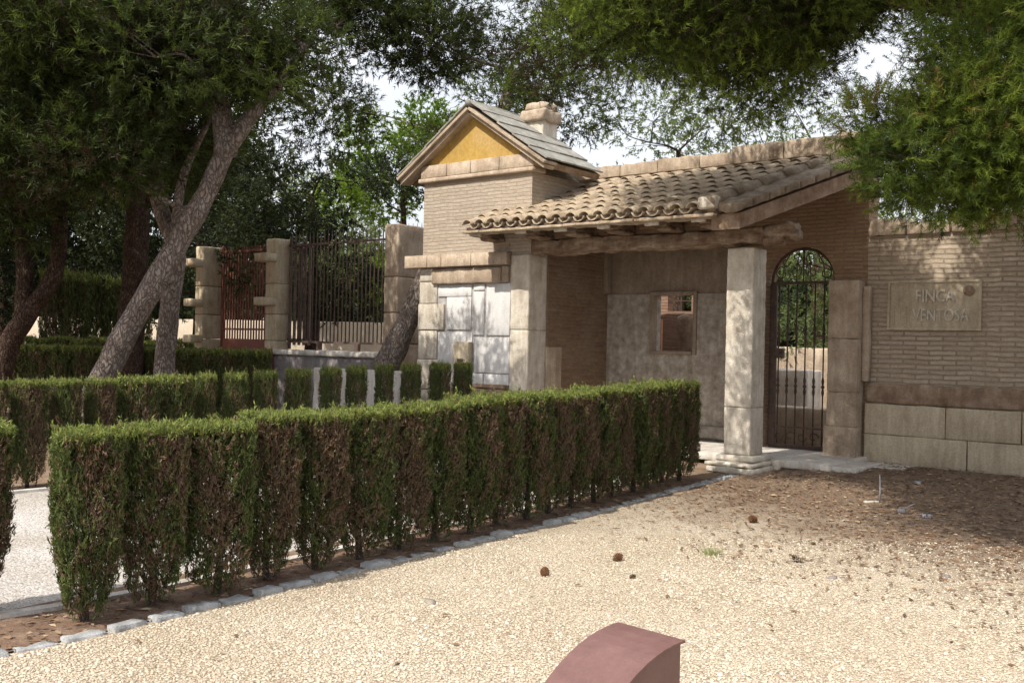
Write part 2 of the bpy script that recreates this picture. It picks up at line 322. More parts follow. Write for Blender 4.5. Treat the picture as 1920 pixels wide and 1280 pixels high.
def along(poly, step, start=0.0):
    P = [Vector((p[0], p[1], 0)) for p in poly]; L = [0]
    for i in range(1, len(P)): L.append(L[-1] + (P[i] - P[i - 1]).length)
    out = []; d = start
    while d <= L[-1]:
        i = max(k for k in range(len(P) - 1) if L[k] <= d + 1e-9); t = (d - L[i]) / (L[i + 1] - L[i])
        out.append((P[i].lerp(P[i + 1], t), (P[i + 1] - P[i]).normalized())); d += step
    return out

# building frame: x along the front, y away from the camera
BX, BY, BA = 3.41, 14.18, RAD(-38.96)
Bu = Vector((math.cos(BA), math.sin(BA), 0)); Bn = Vector((-math.sin(BA), math.cos(BA), 0)); BO = Vector((BX, BY, 0))
def bw(x, n, z=0): return BO + Bu * x + Bn * n + Vector((0, 0, z))
def btow(p): q = Vector((p[0] - BX, p[1] - BY, 0)); return q.dot(Bu), q.dot(Bn)
def sstep(a, b, x): t = min(max((x - a) / (b - a), 0), 1); return t * t * (3 - 2 * t)
def gz(X, Y):                                   # the yard rises a little to the wall
    x, n = btow((X, Y)); return .10 * sstep(-1.2, 1.5, n) * sstep(-.2, .8, x)

# ------------------------------------------------------------------ ground, yard, path, bed
EDGE = [(-4.6, 4.1), (-3.3, 5.05), (-2.8, 5.51), (-2.39, 5.98), (-1.79, 6.83), (-1.06, 7.85), (-.25, 8.95), (.83, 10.4), (1.53, 11.5), (2.35, 12.68), (2.95, 13.55), (3.12, 13.78)]
TRUNKS = [(-2.61, 6.27), (-2.1, 6.86), (-1.58, 7.55), (-1.03, 8.3), (-.41, 9.22), (.13, 9.98), (.72, 10.9), (1.45, 11.99), (2.5, 13.6)]
ROW2 = [(-5.85, 11.15), (-.6, 16.8)]
def ground_sheet():
    mb = MB(); g = [-300, -120, -60, -30, -15, 0, 15, 30, 60, 120, 300]; n = len(g)
    vs = [(x, y + 60, -.004) for y in g for x in g]; fs = [(j * n + i, j * n + i + 1, (j + 1) * n + i + 1, (j + 1) * n + i) for j in range(n - 1) for i in range(n - 1)]
    return tag(mb.add(vs, fs).build('ground', M_ground), kind='structure')
ground_sheet()
def strip(name, left, right, z, mat, n=1, zfun=None):
    mb = MB(); vs = []
    for a, b in zip(left, right):
        for k in range(n + 1):
            t = k / n; x = a[0] + (b[0] - a[0]) * t; y = a[1] + (b[1] - a[1]) * t; vs.append((x, y, z + (zfun(x, y) if zfun else 0)))
    m = n + 1; fs = [(j * m + i, j * m + i + 1, (j + 1) * m + i + 1, (j + 1) * m + i) for j in range(len(left) - 1) for i in range(n)]
    return tag(mb.add(vs, fs).build(name, mat), kind='structure')
ed = [p for p, t in along([(-9.0, .5)] + EDGE, .4)]
left = ed + [Vector(bw(-.3, -.1)), Vector(bw(-.3, 1)), Vector(bw(-.2, 1.9))]
right = [Vector((14, -4 + i * (11.5 / (len(left) - 1)), 0)) for i in range(len(left))]
strip('gravel_yard', left, right, .004, M_yard, 60, gz)
off = lambda poly, d: [(p + Vector((-t.y, t.x, 0)) * d) for p, t in along(poly, .4)]
strip('soil_bed', off(EDGE[:-1], .02), [p + Vector((-.72, .5, 0)) for p in off(EDGE[:-1], .02)], .008, M_soil)
backk = [(-4.9, 4.9), (-3.55, 5.9), (-2.95, 6.42), (-2.4, 7.05), (-1.9, 7.75), (-1.35, 8.5), (-.7, 9.4), (.0, 10.35), (.7, 11.4), (1.5, 12.7), (2.2, 13.8)]
row2f = [(-9.0, 8.2), (-6.2, 10.35), (-5.6, 10.9), (-5.0, 11.55), (-4.4, 12.2), (-3.8, 12.85), (-3.1, 13.6), (-2.3, 14.5), (-1.5, 15.3), (-.8, 16.1), (-.2, 16.7)]
strip('gravel_path', [Vector((x, y, 0)) for x, y in backk], [Vector((x, y, 0)) for x, y in row2f], .004, M_path, 6)
def kerb(poly, name, w=.09, h=.035):
    mb = MB(); P = along(poly, .25)
    for (p, t), (q, u) in zip(P[:-1], P[1:]):
        nrm = Vector((-t.y, t.x, 0)) * w * .5; nr2 = Vector((-u.y, u.x, 0)) * w * .5; up = Vector((0, 0, h))
        mb.add([p - nrm, p + nrm, q + nr2, q - nr2, p - nrm + up, p + nrm + up, q + nr2 + up, q - nr2 + up], [(4, 7, 6, 5), (0, 4, 5, 1), (3, 2, 6, 7), (1, 5, 6, 2), (0, 3, 7, 4)])
    return tag(mb.build(name, M_concrete), kind='structure')
kerb(backk, 'path_kerb'); kerb(row2f[1:], 'path_kerb')

def pebbles():
    rng = np.random.default_rng(3); n = 150000
    Y = 2.3 + 7.0 * rng.random(n) ** 1.5; X = (rng.random(n) * 2 - 1) * (.56 * Y + .5)
    P = along(EDGE, .1); ex = np.array([p.x for p, _ in P]); ey = np.array([p.y for p, _ in P])
    xe = np.interp(Y, ey, ex); s = (X * .86 + Y * .51) - 7.5
    keep = (X > xe + .09) & (rng.random(n) > np.clip((s + 1.6) / 3.0, 0, .93)) & ~((X > .2) & (X < .75) & (Y > 2.9) & (Y < 3.7) & (rng.random(n) < 0))
    X, Y = X[keep], Y[keep]; n = len(X); sz = .0045 + .0065 * rng.random(n) ** 2 + .009 * (rng.random(n) < .02)
    Z = np.array([gz(x, y) for x, y in zip(X, Y)]) + .006
    base = np.array([(1, 0, 0), (0, 1, 0), (-1, 0, 0), (0, -1, 0), (.5, .5, .75), (-.55, .45, .8), (-.4, -.5, .7), (.5, -.5, .65), (0, 0, -.6)], float)
    fc = np.array([(0, 1, 4), (1, 2, 5), (2, 3, 6), (3, 0, 7), (4, 1, 5), (5, 2, 6), (6, 3, 7), (7, 0, 4), (4, 5, 6), (4, 6, 7)])
    V = base[None] * (1 + .35 * (rng.random((n, 9, 1)) - .5)); a = rng.random(n) * 6.283; c, sn = np.cos(a)[:, None], np.sin(a)[:, None]
    asp = .65 + .5 * rng.random((n, 1)); x = V[:, :, 0] * asp; y = V[:, :, 1]
    V = np.stack([x * c - y * sn, x * sn + y * c, V[:, :, 2] * .75], -1) * sz[:, None, None] + np.stack([X, Y, Z], -1)[:, None]
    F = (fc[None] + (np.arange(n) * 9)[:, None, None]).reshape(-1, 3); t = np.repeat(np.clip(.60 + .17 * rng.standard_normal(n) + .12 * np.sin(X * 2.1 + Y) * np.sin(Y * 1.7 - X), 0, 1), len(fc))
    o = link('gravel_stones', np_mesh('gravel_stones', V.reshape(-1, 3), F, M_pebble, t)); tag(o, 'loose cream pebbles spread over the gravel yard', 'gravel', kind='stuff')
pebbles()
def litter():
    rng = np.random.default_rng(5); n = 36000
    Y = 4 + 11 * rng.random(n); X = -4 + 13 * rng.random(n); s = (X * .86 + Y * .51) - 7.5
    P = along(EDGE, .1); xe = np.interp(Y, [p.y for p, _ in P], [p.x for p, _ in P])
    bn = (X - BX) * Bn.x + (Y - BY) * Bn.y; bx = (X - BX) * Bu.x + (Y - BY) * Bu.y
    keep = (((X > xe + .15) & (rng.random(n) < np.clip((s + 2.2) / 3.2, .012, 1))) | ((X < xe) & (X > xe - .75) & (Y < 13.2) & (rng.random(n) < .8))) & (bn < 1.85) & ((bx > .3) | (bn < -.4))
    X, Y = X[keep], Y[keep]; n = len(X); Z = np.array([gz(x, y) for x, y in zip(X, Y)]) + .012 + .012 * rng.random(n)
    L = .018 + .035 * rng.random(n) ** 2; W = .006 + .010 * rng.random(n); a = rng.random(n) * 6.283; d = np.stack([np.cos(a), np.sin(a), .3 * (rng.random(n) - .5)], -1); e = np.stack([-np.sin(a), np.cos(a), .5 * (rng.random(n) - .5)], -1)
    C = np.stack([X, Y, Z], -1); q = [C - d * L[:, None] - e * W[:, None] * .3, C - e * W[:, None], C + d * L[:, None], C + e * W[:, None] + np.array([0, 0, .006])]
    V = np.stack(q, 1).reshape(-1, 3); F = np.arange(n * 4).reshape(-1, 4)
    tag(link('leaf_litter', np_mesh('leaf_litter', V, F, M_litter, np.clip(.4 + .3 * rng.standard_normal(n), 0, 1))), 'dry brown needles and bark flakes lying thick towards the wall', 'leaf litter', kind='stuff')
litter()

# edging stones along the bed
SG = 'flat grey stones edging the planting bed'
for i, (p, t) in enumerate(along(EDGE, .275, .3)):
    L = random.uniform(.20, .29); w = random.uniform(.035, .06); h = random.uniform(.018, .045); mb = MB()
    mb.stone(-L / 2, L / 2, -w, w, -.04, h, .010, .02, .035, 11, None)
    o = mb.build('edging_stone', M_edge, None, (p.x, p.y, 0), (0, 0, math.atan2(t.y, t.x) + random.uniform(-.07, .07)))
    tag(o, 'flat grey stone in the curved edging between the bed and the cream gravel', 'edging stone', SG)

# ------------------------------------------------------------------ trimmed cypress shrubs
def shrub_mesh(seed, w, d, h, n, spray=.05, fr=14, brown=0.0):
    rng = np.random.default_rng(seed); m = n // fr
    k = rng.random(m); surf = k < .62; top = (k >= .62) & (k < .80)
    z = (.035 + .10 * rng.random(m) * rng.random(m)) * h + .90 * h * rng.random(m) ** .74; z[top] = h * (.968 + .008 * rng.standard_normal(top.sum()))
    lo = .16 + .12 * (seed % 3)
    th = rng.random(m) * 6.283; c, sn = np.cos(th), np.sin(th); p = 3.6
    f = .46 + .54 * np.clip((z / h - .05) / lo, 0, 1) ** .7
    f = f * (1 + (.05 + .20 * np.clip(1 - z / (.45 * h), 0, 1)) * np.sin(3 * th + seed) * np.sin(z * 9 + seed) + .05 * np.sin(5 * th + z * 13 + 2 * seed) + .05 * np.sin(9 * th - z * 17 + seed))
    se = 1 / (np.abs(c) ** p + np.abs(sn) ** p) ** (1 / p)
    rr = np.where(surf, .99 - .11 * np.abs(rng.standard_normal(m)) + .03 * rng.standard_normal(m), np.sqrt(rng.random(m))) * se * f
    keep = (rng.random(m) < np.clip(.48 + .52 * (z / h) / .35, 0, 1)) | top
    z, th, c, sn, rr, surf, top = (q_[keep] for q_ in (z, th, c, sn, rr, surf, top)); m = len(z)
    C = np.stack([rr * c * w * .5, rr * sn * d * .5, z], -1)
    out = np.stack([c, sn, np.zeros(m)], -1)
    D = out * (.5 * rng.random((m, 1))) + np.array([0, 0, .9]) + .32 * rng.standard_normal((m, 3)); D[top] = np.array([0, 0, .5]) + .5 * rng.standard_normal((top.sum(), 3))
    D /= np.linalg.norm(D, axis=1)[:, None]
    br = .8 * np.sin(z * 4 + th * 2 + seed * 2.3) + .8 * rng.standard_normal(m) + 1.15 + brown - 3.0 * np.abs(C[:, 0]) / w - .4 * (z < .25 * h)   # dead brown fronds, mostly on the middle of each flank
    t = np.where(br > .45, .72 + .25 * rng.random(m), .02 + .36 * rng.random(m)); fresh = top | (z > h * .95); t[fresh] = .34 + .26 * rng.random(fresh.sum())
    inner = (~surf) & (~top); t[inner] = np.where(rng.random(inner.sum()) < .6, .76, .03)
    # every frond carries fr small scale-leaf sprays
    g = np.repeat(np.arange(m), fr); N_ = len(g); q = rng.random(N_); Lf = spray * 1.7; Lf = np.where(top[g], .8 * spray, Lf)
    Dl = D[g] + .42 * rng.standard_normal((N_, 3)); Dl /= np.linalg.norm(Dl, axis=1)[:, None]
    P = C[g] + D[g] * ((q - .5) * Lf)[:, None] + rng.standard_normal((N_, 3)) * spray * .16
    S = np.cross(Dl, rng.standard_normal((N_, 3))); S /= np.linalg.norm(S, axis=1)[:, None]
    L = spray * (.45 + .6 * rng.random(N_))[:, None]; W = spray * .085 * (.7 + .6 * rng.random(N_))[:, None]
    V = np.stack([P - Dl * L * .4, P + S * W, P + Dl * L * .6, P - S * W], 1).reshape(-1, 3)
    return np_mesh('cypress_foliage', V, np.arange(N_ * 4).reshape(-1, 4), M_cypress, np.clip(t[g] + .03 * rng.standard_normal(N_), 0, 1))
def shrub_trunk(seed, h):
    mb = MB(); rnd = random.Random(seed)
    mb.tube(spline([(0, 0, -.03), (rnd.uniform(-.02, .02), .01, .2), (rnd.uniform(-.03, .03), 0, .5), (0, 0, h * .9)], 4), lerp_list([.034, .028, .022, .008], 4), 8, .15)
    for k in range(9):
        a = rnd.random() * 6.28; z0 = rnd.uniform(.12, .6); r = rnd.uniform(.12, .2)
        mb.tube([(0, 0, z0), (math.cos(a) * r * .6, math.sin(a) * r * .6, z0 + .1), (math.cos(a) * r, math.sin(a) * r, z0 + .28)], [.012, .008, .004], 5)
    me = bpy.data.meshes.new('trunk'); me.from_pydata(mb.v, [], mb.f); me.materials.append(M_twig); return me
FOL = [shrub_mesh(11 + i, .45, .48, 1.2, 52000, .048, 14, (-.35, .3, 0, .45, -.15, .2)[i]) for i in range(6)]
FOL_FAR = [shrub_mesh(31 + i, .56, .54, 1.2, 12000, .085, 8, -.55) for i in range(4)]
TRK = [shrub_trunk(s, 1.2) for s in range(3)]
def shrub(p, ang, sx, sy, sz, fol, trk, label, group):
    r = thing('cypress_shrub', label, 'shrub', p, ang, group); r.scale = (sx, sy, sz)
    link('foliage', fol, r); link('trunk', trk, r); return r
ORD = ['first', 'second', 'third', 'fourth', 'fifth', 'sixth', 'seventh', 'eighth', 'ninth', 'tenth', 'eleventh', 'twelfth', 'thirteenth', 'fourteenth', 'fifteenth', 'sixteenth', 'seventeenth', 'eighteenth', 'nineteenth', 'twentieth', 'twenty-first', 'twenty-second']
spots = along([(-2.72, 6.12)] + TRUNKS, .475, .12); nn = len(spots)
for i, (p, t) in enumerate(spots):
    lab = f'{ORD[i]} clipped cypress from the near left end of the front hedge'
    if i == 0: lab = 'nearest clipped cypress of the front hedge, with a bright green left side'
    if i == nn - 1: lab = 'last dark clipped cypress of the front hedge, beside the right porch column'
    p = p + Vector((-t.y, t.x, 0)) * random.uniform(-.035, .035)
    shrub(p, math.atan2(t.y, t.x) - RAD(24 if i < 4 else max(6, 20 - i)) + random.choice((0, math.pi)) + random.uniform(-.08, .08), random.uniform(.84, .95) if i < 5 else random.uniform(.90, 1.06), random.uniform(.90, 1.06), (1.21 + .13 * i / nn + random.uniform(-.02, .02)) / 1.2, FOL[(i * 5 + i // 4) % 6], TRK[i % 3], lab, 'clipped cypresses of the front hedge')
shrub((-3.36, 6.2, 0), .7, .95, 1, 1.02, FOL[3], TRK[1], 'clipped cypress cut by the left edge of the photo, across the gravel path', None)
# second hedge beyond the path
r2 = [(-8, 34), (57, 74), (125, 58), (190, 66), (262, 72), (328, 56), (387, 44), (444, 50), (500, 48), (560, 58), (621, 40), (670, 42), (722, 30), (772, 33), (826, 44), (869, 34)]
a0 = Vector((*ROW2[0], 0)); dr = Vector((*ROW2[1], 0)) - a0
for i, (px, w) in enumerate(r2):
    k = (px - 960) / 1867; s = (k * a0.y - a0.x) / (dr.x - k * dr.y); p = a0 + dr * s; wm = w * p.y / 1867
    ht = 1.24 + .17 * sstep(.1, 1, s)
    lab = f'{ORD[i]} clipped cypress from the left in the second hedge beyond the path'
    if i == len(r2) - 1: lab = 'last clipped cypress of the second hedge, in front of the pale slabs of the tower'
    shrub(p, math.atan2(dr.y, dr.x) + random.uniform(-.1, .1), wm / (.66 if i < 6 else .86), .62 if i > 5 else .95, ht / 1.2, (FOL if i < 4 else FOL_FAR)[i % 4], TRK[i % 3], lab, 'clipped cypresses of the second hedge')
for i in range(15):
    x = -12.2 + i * .5; p = Vector((x, 20.9 - .05 * i, 0))
    shrub(p, random.uniform(-.1, .1), 1.0, 1.0, 1.5 / 1.2, FOL_FAR[(i + 1) % 4], TRK[i % 3], f'{ORD[i]} cypress from the left in the dark shaded hedge behind the leaning pine', 'cypresses of the dark shaded hedge')
for i in range(12):
    x = -14.6 + i * .55; p = Vector((x, 27.5, 0))
    shrub(p, random.uniform(-.1, .1), .98, 1.0, (1.62 + random.uniform(-.04, .04)) / 1.2, FOL_FAR[i % 4], TRK[i % 3], f'{ORD[i]} cypress from the left in the farthest low hedge beyond the dark hedge', 'cypresses of the farthest hedge')

# ------------------------------------------------------------------ gatehouse
GH = thing('gatehouse', 'small stone gatehouse with a yellow gable tower and a tiled porch', 'building', (BX, BY, 0), BA)
T0, T1, TD = -6.53, -4.02, 2.45
mb = MB(); mb.box(T0, T1, 0, TD, 0, 4.65); mb.build('tower_wall', M_tower_brick, GH)
mb = MB()                                                            # cornice under the gable
for a, b in ((-6.58, -5.95), (-5.94, -5.38), (-5.37, -4.72), (-4.71, -3.97)): mb.stone(a, b, -.05, .3, 4.74, 4.97, .012, .004, .12)
mb.stone(-6.62, -3.95, -.08, .3, 4.655, 4.735, .02, .005, .12)
mb.build('cornice', M_sand, GH)
AP, EZ, XA, XB = 5.92, 4.72, -7.02, -3.66; XM = (XA + XB) / 2
mb = MB(); mb.prism([(-6.5, 4.975), (-4.05, 4.975), (XM + .02, 5.80), (XM - .02, 5.80)], .02, .2); mb.build('gable_panel', M_yellow, GH)
mb = MB(); mb.prism([(-6.5, 4.66), (-4.05, 4.66), (XM, 5.79)], .21, 1.42); mb.build('attic_wall', M_tower_brick, GH)
def slope_slab(mb, xa, za, xb, zb, th, y0, y1): 
    d = Vector((xb - xa, zb - za)).normalized(); nrm = Vector((-d.y, d.x)) if d.x > 0 else Vector((d.y, -d.x))
    nx, nz_ = nrm.x * th, nrm.y * th
    pts = [(xa, za), (xb, zb), (xb + nx, zb + nz_), (xa + nx, za + nz_)]
    if d.x < 0: pts.reverse()
    mb.prism(pts, y0, y1)
# raking border stones then slates above
mb = MB()
slope_slab(mb, XA + .02, EZ - .06, XM, AP - .16, .07, -.14, .12); slope_slab(mb, XB - .02, EZ - .06, XM, AP - .16, .07, -.14, .12)
slope_slab(mb, XA - .02, EZ + .012, XM, AP - .088, .05, -.20, .16); slope_slab(mb, XB + .02, EZ + .012, XM, AP - .088, .05, -.20, .16)
mb.build('gable_moulding', M_sand, GH, bevel=.008)
mb = MB(); rs = 5
for s in (0, 1):
    xe = XA - .05 if s == 0 else XB + .05
    for k in range(rs):
        t0, t1 = k / rs, min((k + 1.12) / rs, 1)
        za, zb = EZ + .03 + (AP - EZ) * t0, EZ + .03 + (AP - EZ) * t1; xa, xb = xe + (XM - xe) * t0, xe + (XM - xe) * t1
        for j in range(4):
            y0 = -.17 + j * .42 + random.uniform(-.01, .01); dz = random.uniform(0, .012) + (.04 if True else 0)
            slope_slab(mb, xa, za + dz + .012 * (1 - k / rs), xb, zb + dz - .02, .028, y0, y0 + .412)
mb.build('roof', M_slate, GH, bevel=.005)
mb = MB(); slope_slab(mb, XA + .05, EZ - .03, XM, AP - .14, .10, .165, 1.48); slope_slab(mb, XB - .05, EZ - .03, XM, AP - .14, .10, .165, 1.48); mb.build('roof_boarding', M_brown, GH)
mb = MB(); mb.tube([(XM, -.2, AP + .03), (XM, .7, AP + .04), (XM, 1.5, AP + .03)], .06, 8, .1); mb.build('roof_ridge', M_slate, GH)
# chimney
mb = MB(); mb.stone(-5.05, -4.62, 1.05, 1.48, 5.1, 5.83, .02, .008, .08); ch = mb.build('chimney', M_lime, GH)
mb = MB(); mb.stone(-5.12, -4.55, .98, 1.55, 5.78, 6.0, .05, .03, .045, 7); mb.stone(-5.07, -4.60, 1.03, 1.50, 5.98, 6.14, .07, .03, .045, 7); mb.build('chimney_cap', M_sand, ch)
# ledge, lintel and jambs round the blocked opening
mb = MB()
for a, b in ((-6.84, -6.28), (-6.27, -5.93), (-5.92, -5.22), (-5.21, -4.42)): mb.stone(a, b, -.17, .05, 3.10, 3.325, .012, .006, .1)
mb.build('string_course', M_sand, GH)
mb = MB(); mb.stone(-6.22, -4.60, -.10, .04, 2.80, 3.07, .025, .014, .07, 6); mb.stone(-4.59, -4.45, -.08, .04, 2.80, 3.09, .02, .01, .07); mb.build('lintel', M_sand, GH)
mb = MB()
for a, b, z0, z1, pr in ((-6.55, -6.23, 2.86, 3.09, .05), (-6.56, -6.12, 2.46, 2.85, .04), (-6.56, -5.93, 1.98, 2.45, .07), (-6.56, -6.10, 1.45, 1.97, .05), (-6.58, -6.0, .9, 1.44, .06), (-6.58, -6.1, 0, .89, .06)):
    mb.stone(a, b, -pr, .03, z0, z1, .015, .006, .09)
mb.build('jamb', M_lime, GH)
mb = MB(); mb.box(-6.2, -4.4, -.012, .02, .85, 2.82); mb.build('joint_bed', M_joint, GH)
mb = MB()
for a, b, z0, z1 in ((-6.10, -5.30, 2.58, 2.79), (-5.88, -5.30, 1.99, 2.57), (-5.25, -5.00, 1.90, 2.66), (-5.25, -5.0, 2.68, 2.79), (-4.95, -4.42, 1.90, 2.79), (-6.08, -5.26, 1.25, 1.95), (-6.08, -5.0, .88, 1.23), (-5.20, -4.42, 1.25, 1.86), (-4.97, -4.42, .9, 1.23)):
    mb.stone(a, b, -.035, .015, z0, z1, .006, .002, .2)
mb.build('marble_slab', M_marble, GH)
mb = MB(); mb.stone(-5.60, -5.24, -.16, -.03, .95, 1.78, .012, .004, .1); nb = mb.build('meter_box', M_tan, GH)
mb = MB(); mb.box(-5.49, -5.35, -.166, -.15, 1.42, 1.48); mb.build('slot', M_wood, nb)
mb = MB(); mb.stone(-5.95, -4.4, -.22, .02, .0, .98, .02, .012, .12); mb.stone(-5.6, -4.4, -.20, .02, .99, 1.06, .015, .01, .1); mb.build('plinth', M_brown, GH)
# columns
def column(x0, x1, y0, y1, z0, z1, joints, chip):
    mb = MB(); zs = [z0] + joints + [z1]
    for a, b in zip(zs[:-1], zs[1:]): mb.stone(x0, x1, y0, y1, a, b - .0015, .020, .008, .04, 9)
    return mb.build('column', M_lime, GH)
c1 = column(-4.41, -4.015, -.045, .47, .0, 3.27, [2.0], 1)
c2 = column(-.41, .01, -.0, .43, .24, 3.215, [.92], 1)
mb = MB(); mb.stone(-.50, .11, -.09, .52, .15, .24, .03, .012, .07); mb.build('base', M_lime, c2)
mb = MB(); mb.stone(-.53, .19, -.30, .42, .0, .09, .02, .015, .07); mb.stone(-.56, .18, -.29, .41, .09, .15, .025, .015, .07); mb.stone(-.1, .26, .43, 1.05, .0, .15, .02, .015, .07)
mb.build('column_plinth', M_lime, GH)
# beam and corbels
mb = MB(); mb.stone(-4.72, .12, .02, .42, 3.28, 3.50, .03, .05, .045, 5); mb.build('beam', M_beam, GH)
for x in (-4.72, -3.75, -2.95, -2.15, -1.3, -.55):
    mb = MB(); mb.stone(x - .10, x + .12, -.60, .38, 3.54, 3.66, .03, .015, .06, 6); mb.stone(x - .11, x + .13, -.38, .36, 3.49, 3.55, .03, .02, .06, 6); mb.stone(x - .13, x + .14, -.14, .02, 3.50, 3.565, .02, .02, .04, 9); cb = mb.build('corbel', M_beam, GH)
    mb = MB(); mb.stone(x - .11, x + .12, -.66, -.595, 3.53, 3.655, .02, .02, .04, 9); mb.build('carved_face', M_lime, cb)
mb = MB(); mb.box(-4.6, -.45, .12, .34, 3.505, 3.70); mb.build('beam_filling', M_arch_brick, GH)
mb = MB(); mb.stone(.10, .58, .06, .32, 3.36, 3.54, .05, .05, .04, 7); mb.stone(.08, .38, .08, .3, 3.24, 3.38, .05, .05, .04, 7); mb.stone(.5, .63, .08, .3, 3.30, 3.46, .05, .03, .04, 7); mb.build('carved_beam_end', M_beam, GH)
# porch roof: fans out a little towards the back
EV, ZE, SL = -.78, 3.69, .372
def fan(x, n): return x + (.30 * max(0, (x + 4.0) / 3.6)) * (n - EV) / 1.0 * (1 / 2.75) * 2.75 if x > -4 else x
def roof_pt(x, n, dz=0): return (fan(x, n), n, ZE + SL * (n - EV) + dz)
mb = MB()
for (xa, xb, ya, yb) in ((-4.78, -4.03, EV + .02, -.03), (-4.03, -.2, EV + .02, 1.98)):
    vs = [roof_pt(x, n, dz) for dz in (-.10, -.035) for n in (ya, yb) for x in (xa, xb)]
    mb.add(vs, [(0, 2, 3, 1), (4, 5, 7, 6), (0, 1, 5, 4), (1, 3, 7, 5), (3, 2, 6, 7), (2, 0, 4, 6)])
mb.build('roof_deck', M_wood, GH)
mb = MB(); 
x = -4.84
while x < -.25:
    L = min(random.uniform(.35, .7), -.2 - x); d = random.uniform(-.015, .015)
    mb.stone(x, x + L - .006, EV - .03 + d, EV + .3, 3.578, 3.622 + random.uniform(-.006, .004), .008, .012, .05, 9); mb.stone(x + .02, x + L - .02, EV + .03 - d, EV + .3, 3.632, 3.682, .008, .012, .05, 9); x += L
mb.build('eave_slab', M_tile, GH)
TILE = MB()
def tile(xc, n0, n1, r0, r1, lift, sign=1, dx=0):
    seg = 8; vs = []; th = .014
    for n, r, li in ((n0, r0, lift), (n1, r1, lift * .2)):
        b = Vector(roof_pt(xc, n, li)); b.x += dx
        for rr in (r, r - th):
            for k in range(seg + 1):
                a = math.pi * k / seg; vs.append((b.x - math.cos(a) * rr, b.y, b.z + sign * math.sin(a) * rr * .85))
    m = seg + 1; fs = []
    for k in range(seg):
        fs += [(k, k + 1, 2 * m + k + 1, 2 * m + k), (m + k + 1, m + k, 3 * m + k, 3 * m + k + 1), (k + 1, k, m + k, m + k + 1)]
    fs += [(0, 2 * m, 3 * m, m), (m - 1, 2 * m - 1, 4 * m - 1, 3 * m - 1)]
    TILE.add(vs, fs, True)
cols = 17; sp = (4.72 - .52) / (cols - 1)
for c in range(cols):
    xc = -4.72 + c * sp; nmax = 1.9 if xc > -3.98 else -.06; n = EV - .07; j = 0
    while n < nmax - .05:
        n1 = min(n + .43, nmax + .1); w = random.uniform(-.012, .012)
        wide = 1 + .10 * (n - EV) * max(0, (xc + 4) / 3.6)
        tile(xc, n, n1, .106 * wide, .095 * wide, .030 + random.uniform(0, .014), 1, w)
        if c < cols - 1: tile(xc + sp / 2, n + .03, n1, .10, .085, .045, -1, w)
        n += .36; j += 1
TILE.build('roof_tiles', M_tile, GH)
mb = MB()                                                            # heavy mortared verge on the right
for k in range(6):
    n = EV - .02 + k * .47; a = Vector(roof_pt(-.30, n, .06)); b = Vector(roof_pt(-.30, min(n + .5, 1.97), .05)); 
    mb.tube([a, (a + b) / 2, b], [.125, .12, .11], 12, .12)
mb.build('verge_tiles', M_old_shaded_tile, GH)
mb = MB()
for k in range(9):
    n = EV + .02 + k * .30; a = Vector(roof_pt(-.12, n, -.02)); M = Matrix.Translation(a) @ Matrix.Rotation(math.atan(SL), 4, 'X') @ Matrix.Rotation(-.28, 4, 'Z')
    mb.stone(-.13, .30, -.01, .31, -.05, .08, .03, .03, .05, 5, M)
mb.build('verge_slab', M_old_shaded_tile, GH)
mb = MB(); mb.stone(-.46, -.17, EV - .05, EV + .35, 3.69, 3.86, .03, .015, .06); mb.build('verge_block', M_lime, GH)
mb = MB()
vs = [Vector(roof_pt(x, n, dz)) for dz in (-.33, -.115) for n in (EV + .12, 1.97) for x in (-.36, .06)]
mb.add(vs, [(0, 2, 3, 1), (4, 5, 7, 6), (0, 1, 5, 4), (1, 3, 7, 5), (3, 2, 6, 7), (2, 0, 4, 6)]); mb.build('verge_beam', M_brown, GH)
for x in (-3.6, -2.8, -2.0, -1.2, -.6):
    mb = MB(); a = [Vector(roof_pt(x, n, -.17)) for n in (EV + .15, .6, 1.95)]; mb.tube(a, .055, 8, .1); mb.build('rafter', M_wood, GH)
# window wall at the back of the porch
WN = 2.3
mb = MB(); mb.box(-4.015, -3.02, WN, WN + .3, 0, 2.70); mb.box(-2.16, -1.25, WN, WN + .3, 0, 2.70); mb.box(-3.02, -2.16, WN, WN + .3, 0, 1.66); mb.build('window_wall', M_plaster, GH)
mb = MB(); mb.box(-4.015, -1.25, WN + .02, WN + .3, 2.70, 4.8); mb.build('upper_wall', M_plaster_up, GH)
mb = MB(); mb.stone(-4.0, -1.26, WN - .09, WN + .005, .2, .42, .02, .01, .12); mb.build('skirting', M_plaster, GH)
wf = MB(); wf.box(-3.06, -2.99, WN - .03, WN + .12, 1.63, 2.74); wf.box(-2.19, -2.12, WN - .03, WN + .12, 1.63, 2.74); wf.box(-2.99, -2.19, WN - .03, WN + .12, 2.67, 2.74); wf.box(-2.99, -2.19, WN - .05, WN + .12, 1.63, 1.69)
wf = wf.build('window_frame', M_plaster_up, GH, bevel=.006)
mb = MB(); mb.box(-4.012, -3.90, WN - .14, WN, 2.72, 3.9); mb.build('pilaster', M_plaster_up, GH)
mb = MB(); mb.box(-4.013, -3.985, .47, 2.3, .0, 4.0); mb.build('porch_side_wall', M_porch_brick, GH)
mb = MB(); mb.stone(-4.02, -3.975, .46, .88, .2, 1.72, .008, .004, .1); mb.build('corner_stone', M_sand, GH)
mb = MB(); mb.stone(-3.97, 1.0, .5, 2.28, .06, .17, .015, .006, .2); mb.build('porch_floor', M_concrete, GH)
mb = MB(); mb.stone(.27, 1.34, .55, 1.72, -.02, .135, .02, .012, .1, 4); mb.stone(.9, 1.75, 1.25, 1.85, .03, .115, .02, .012, .1, 4); mb.build('threshold_slab', M_concrete, GH)
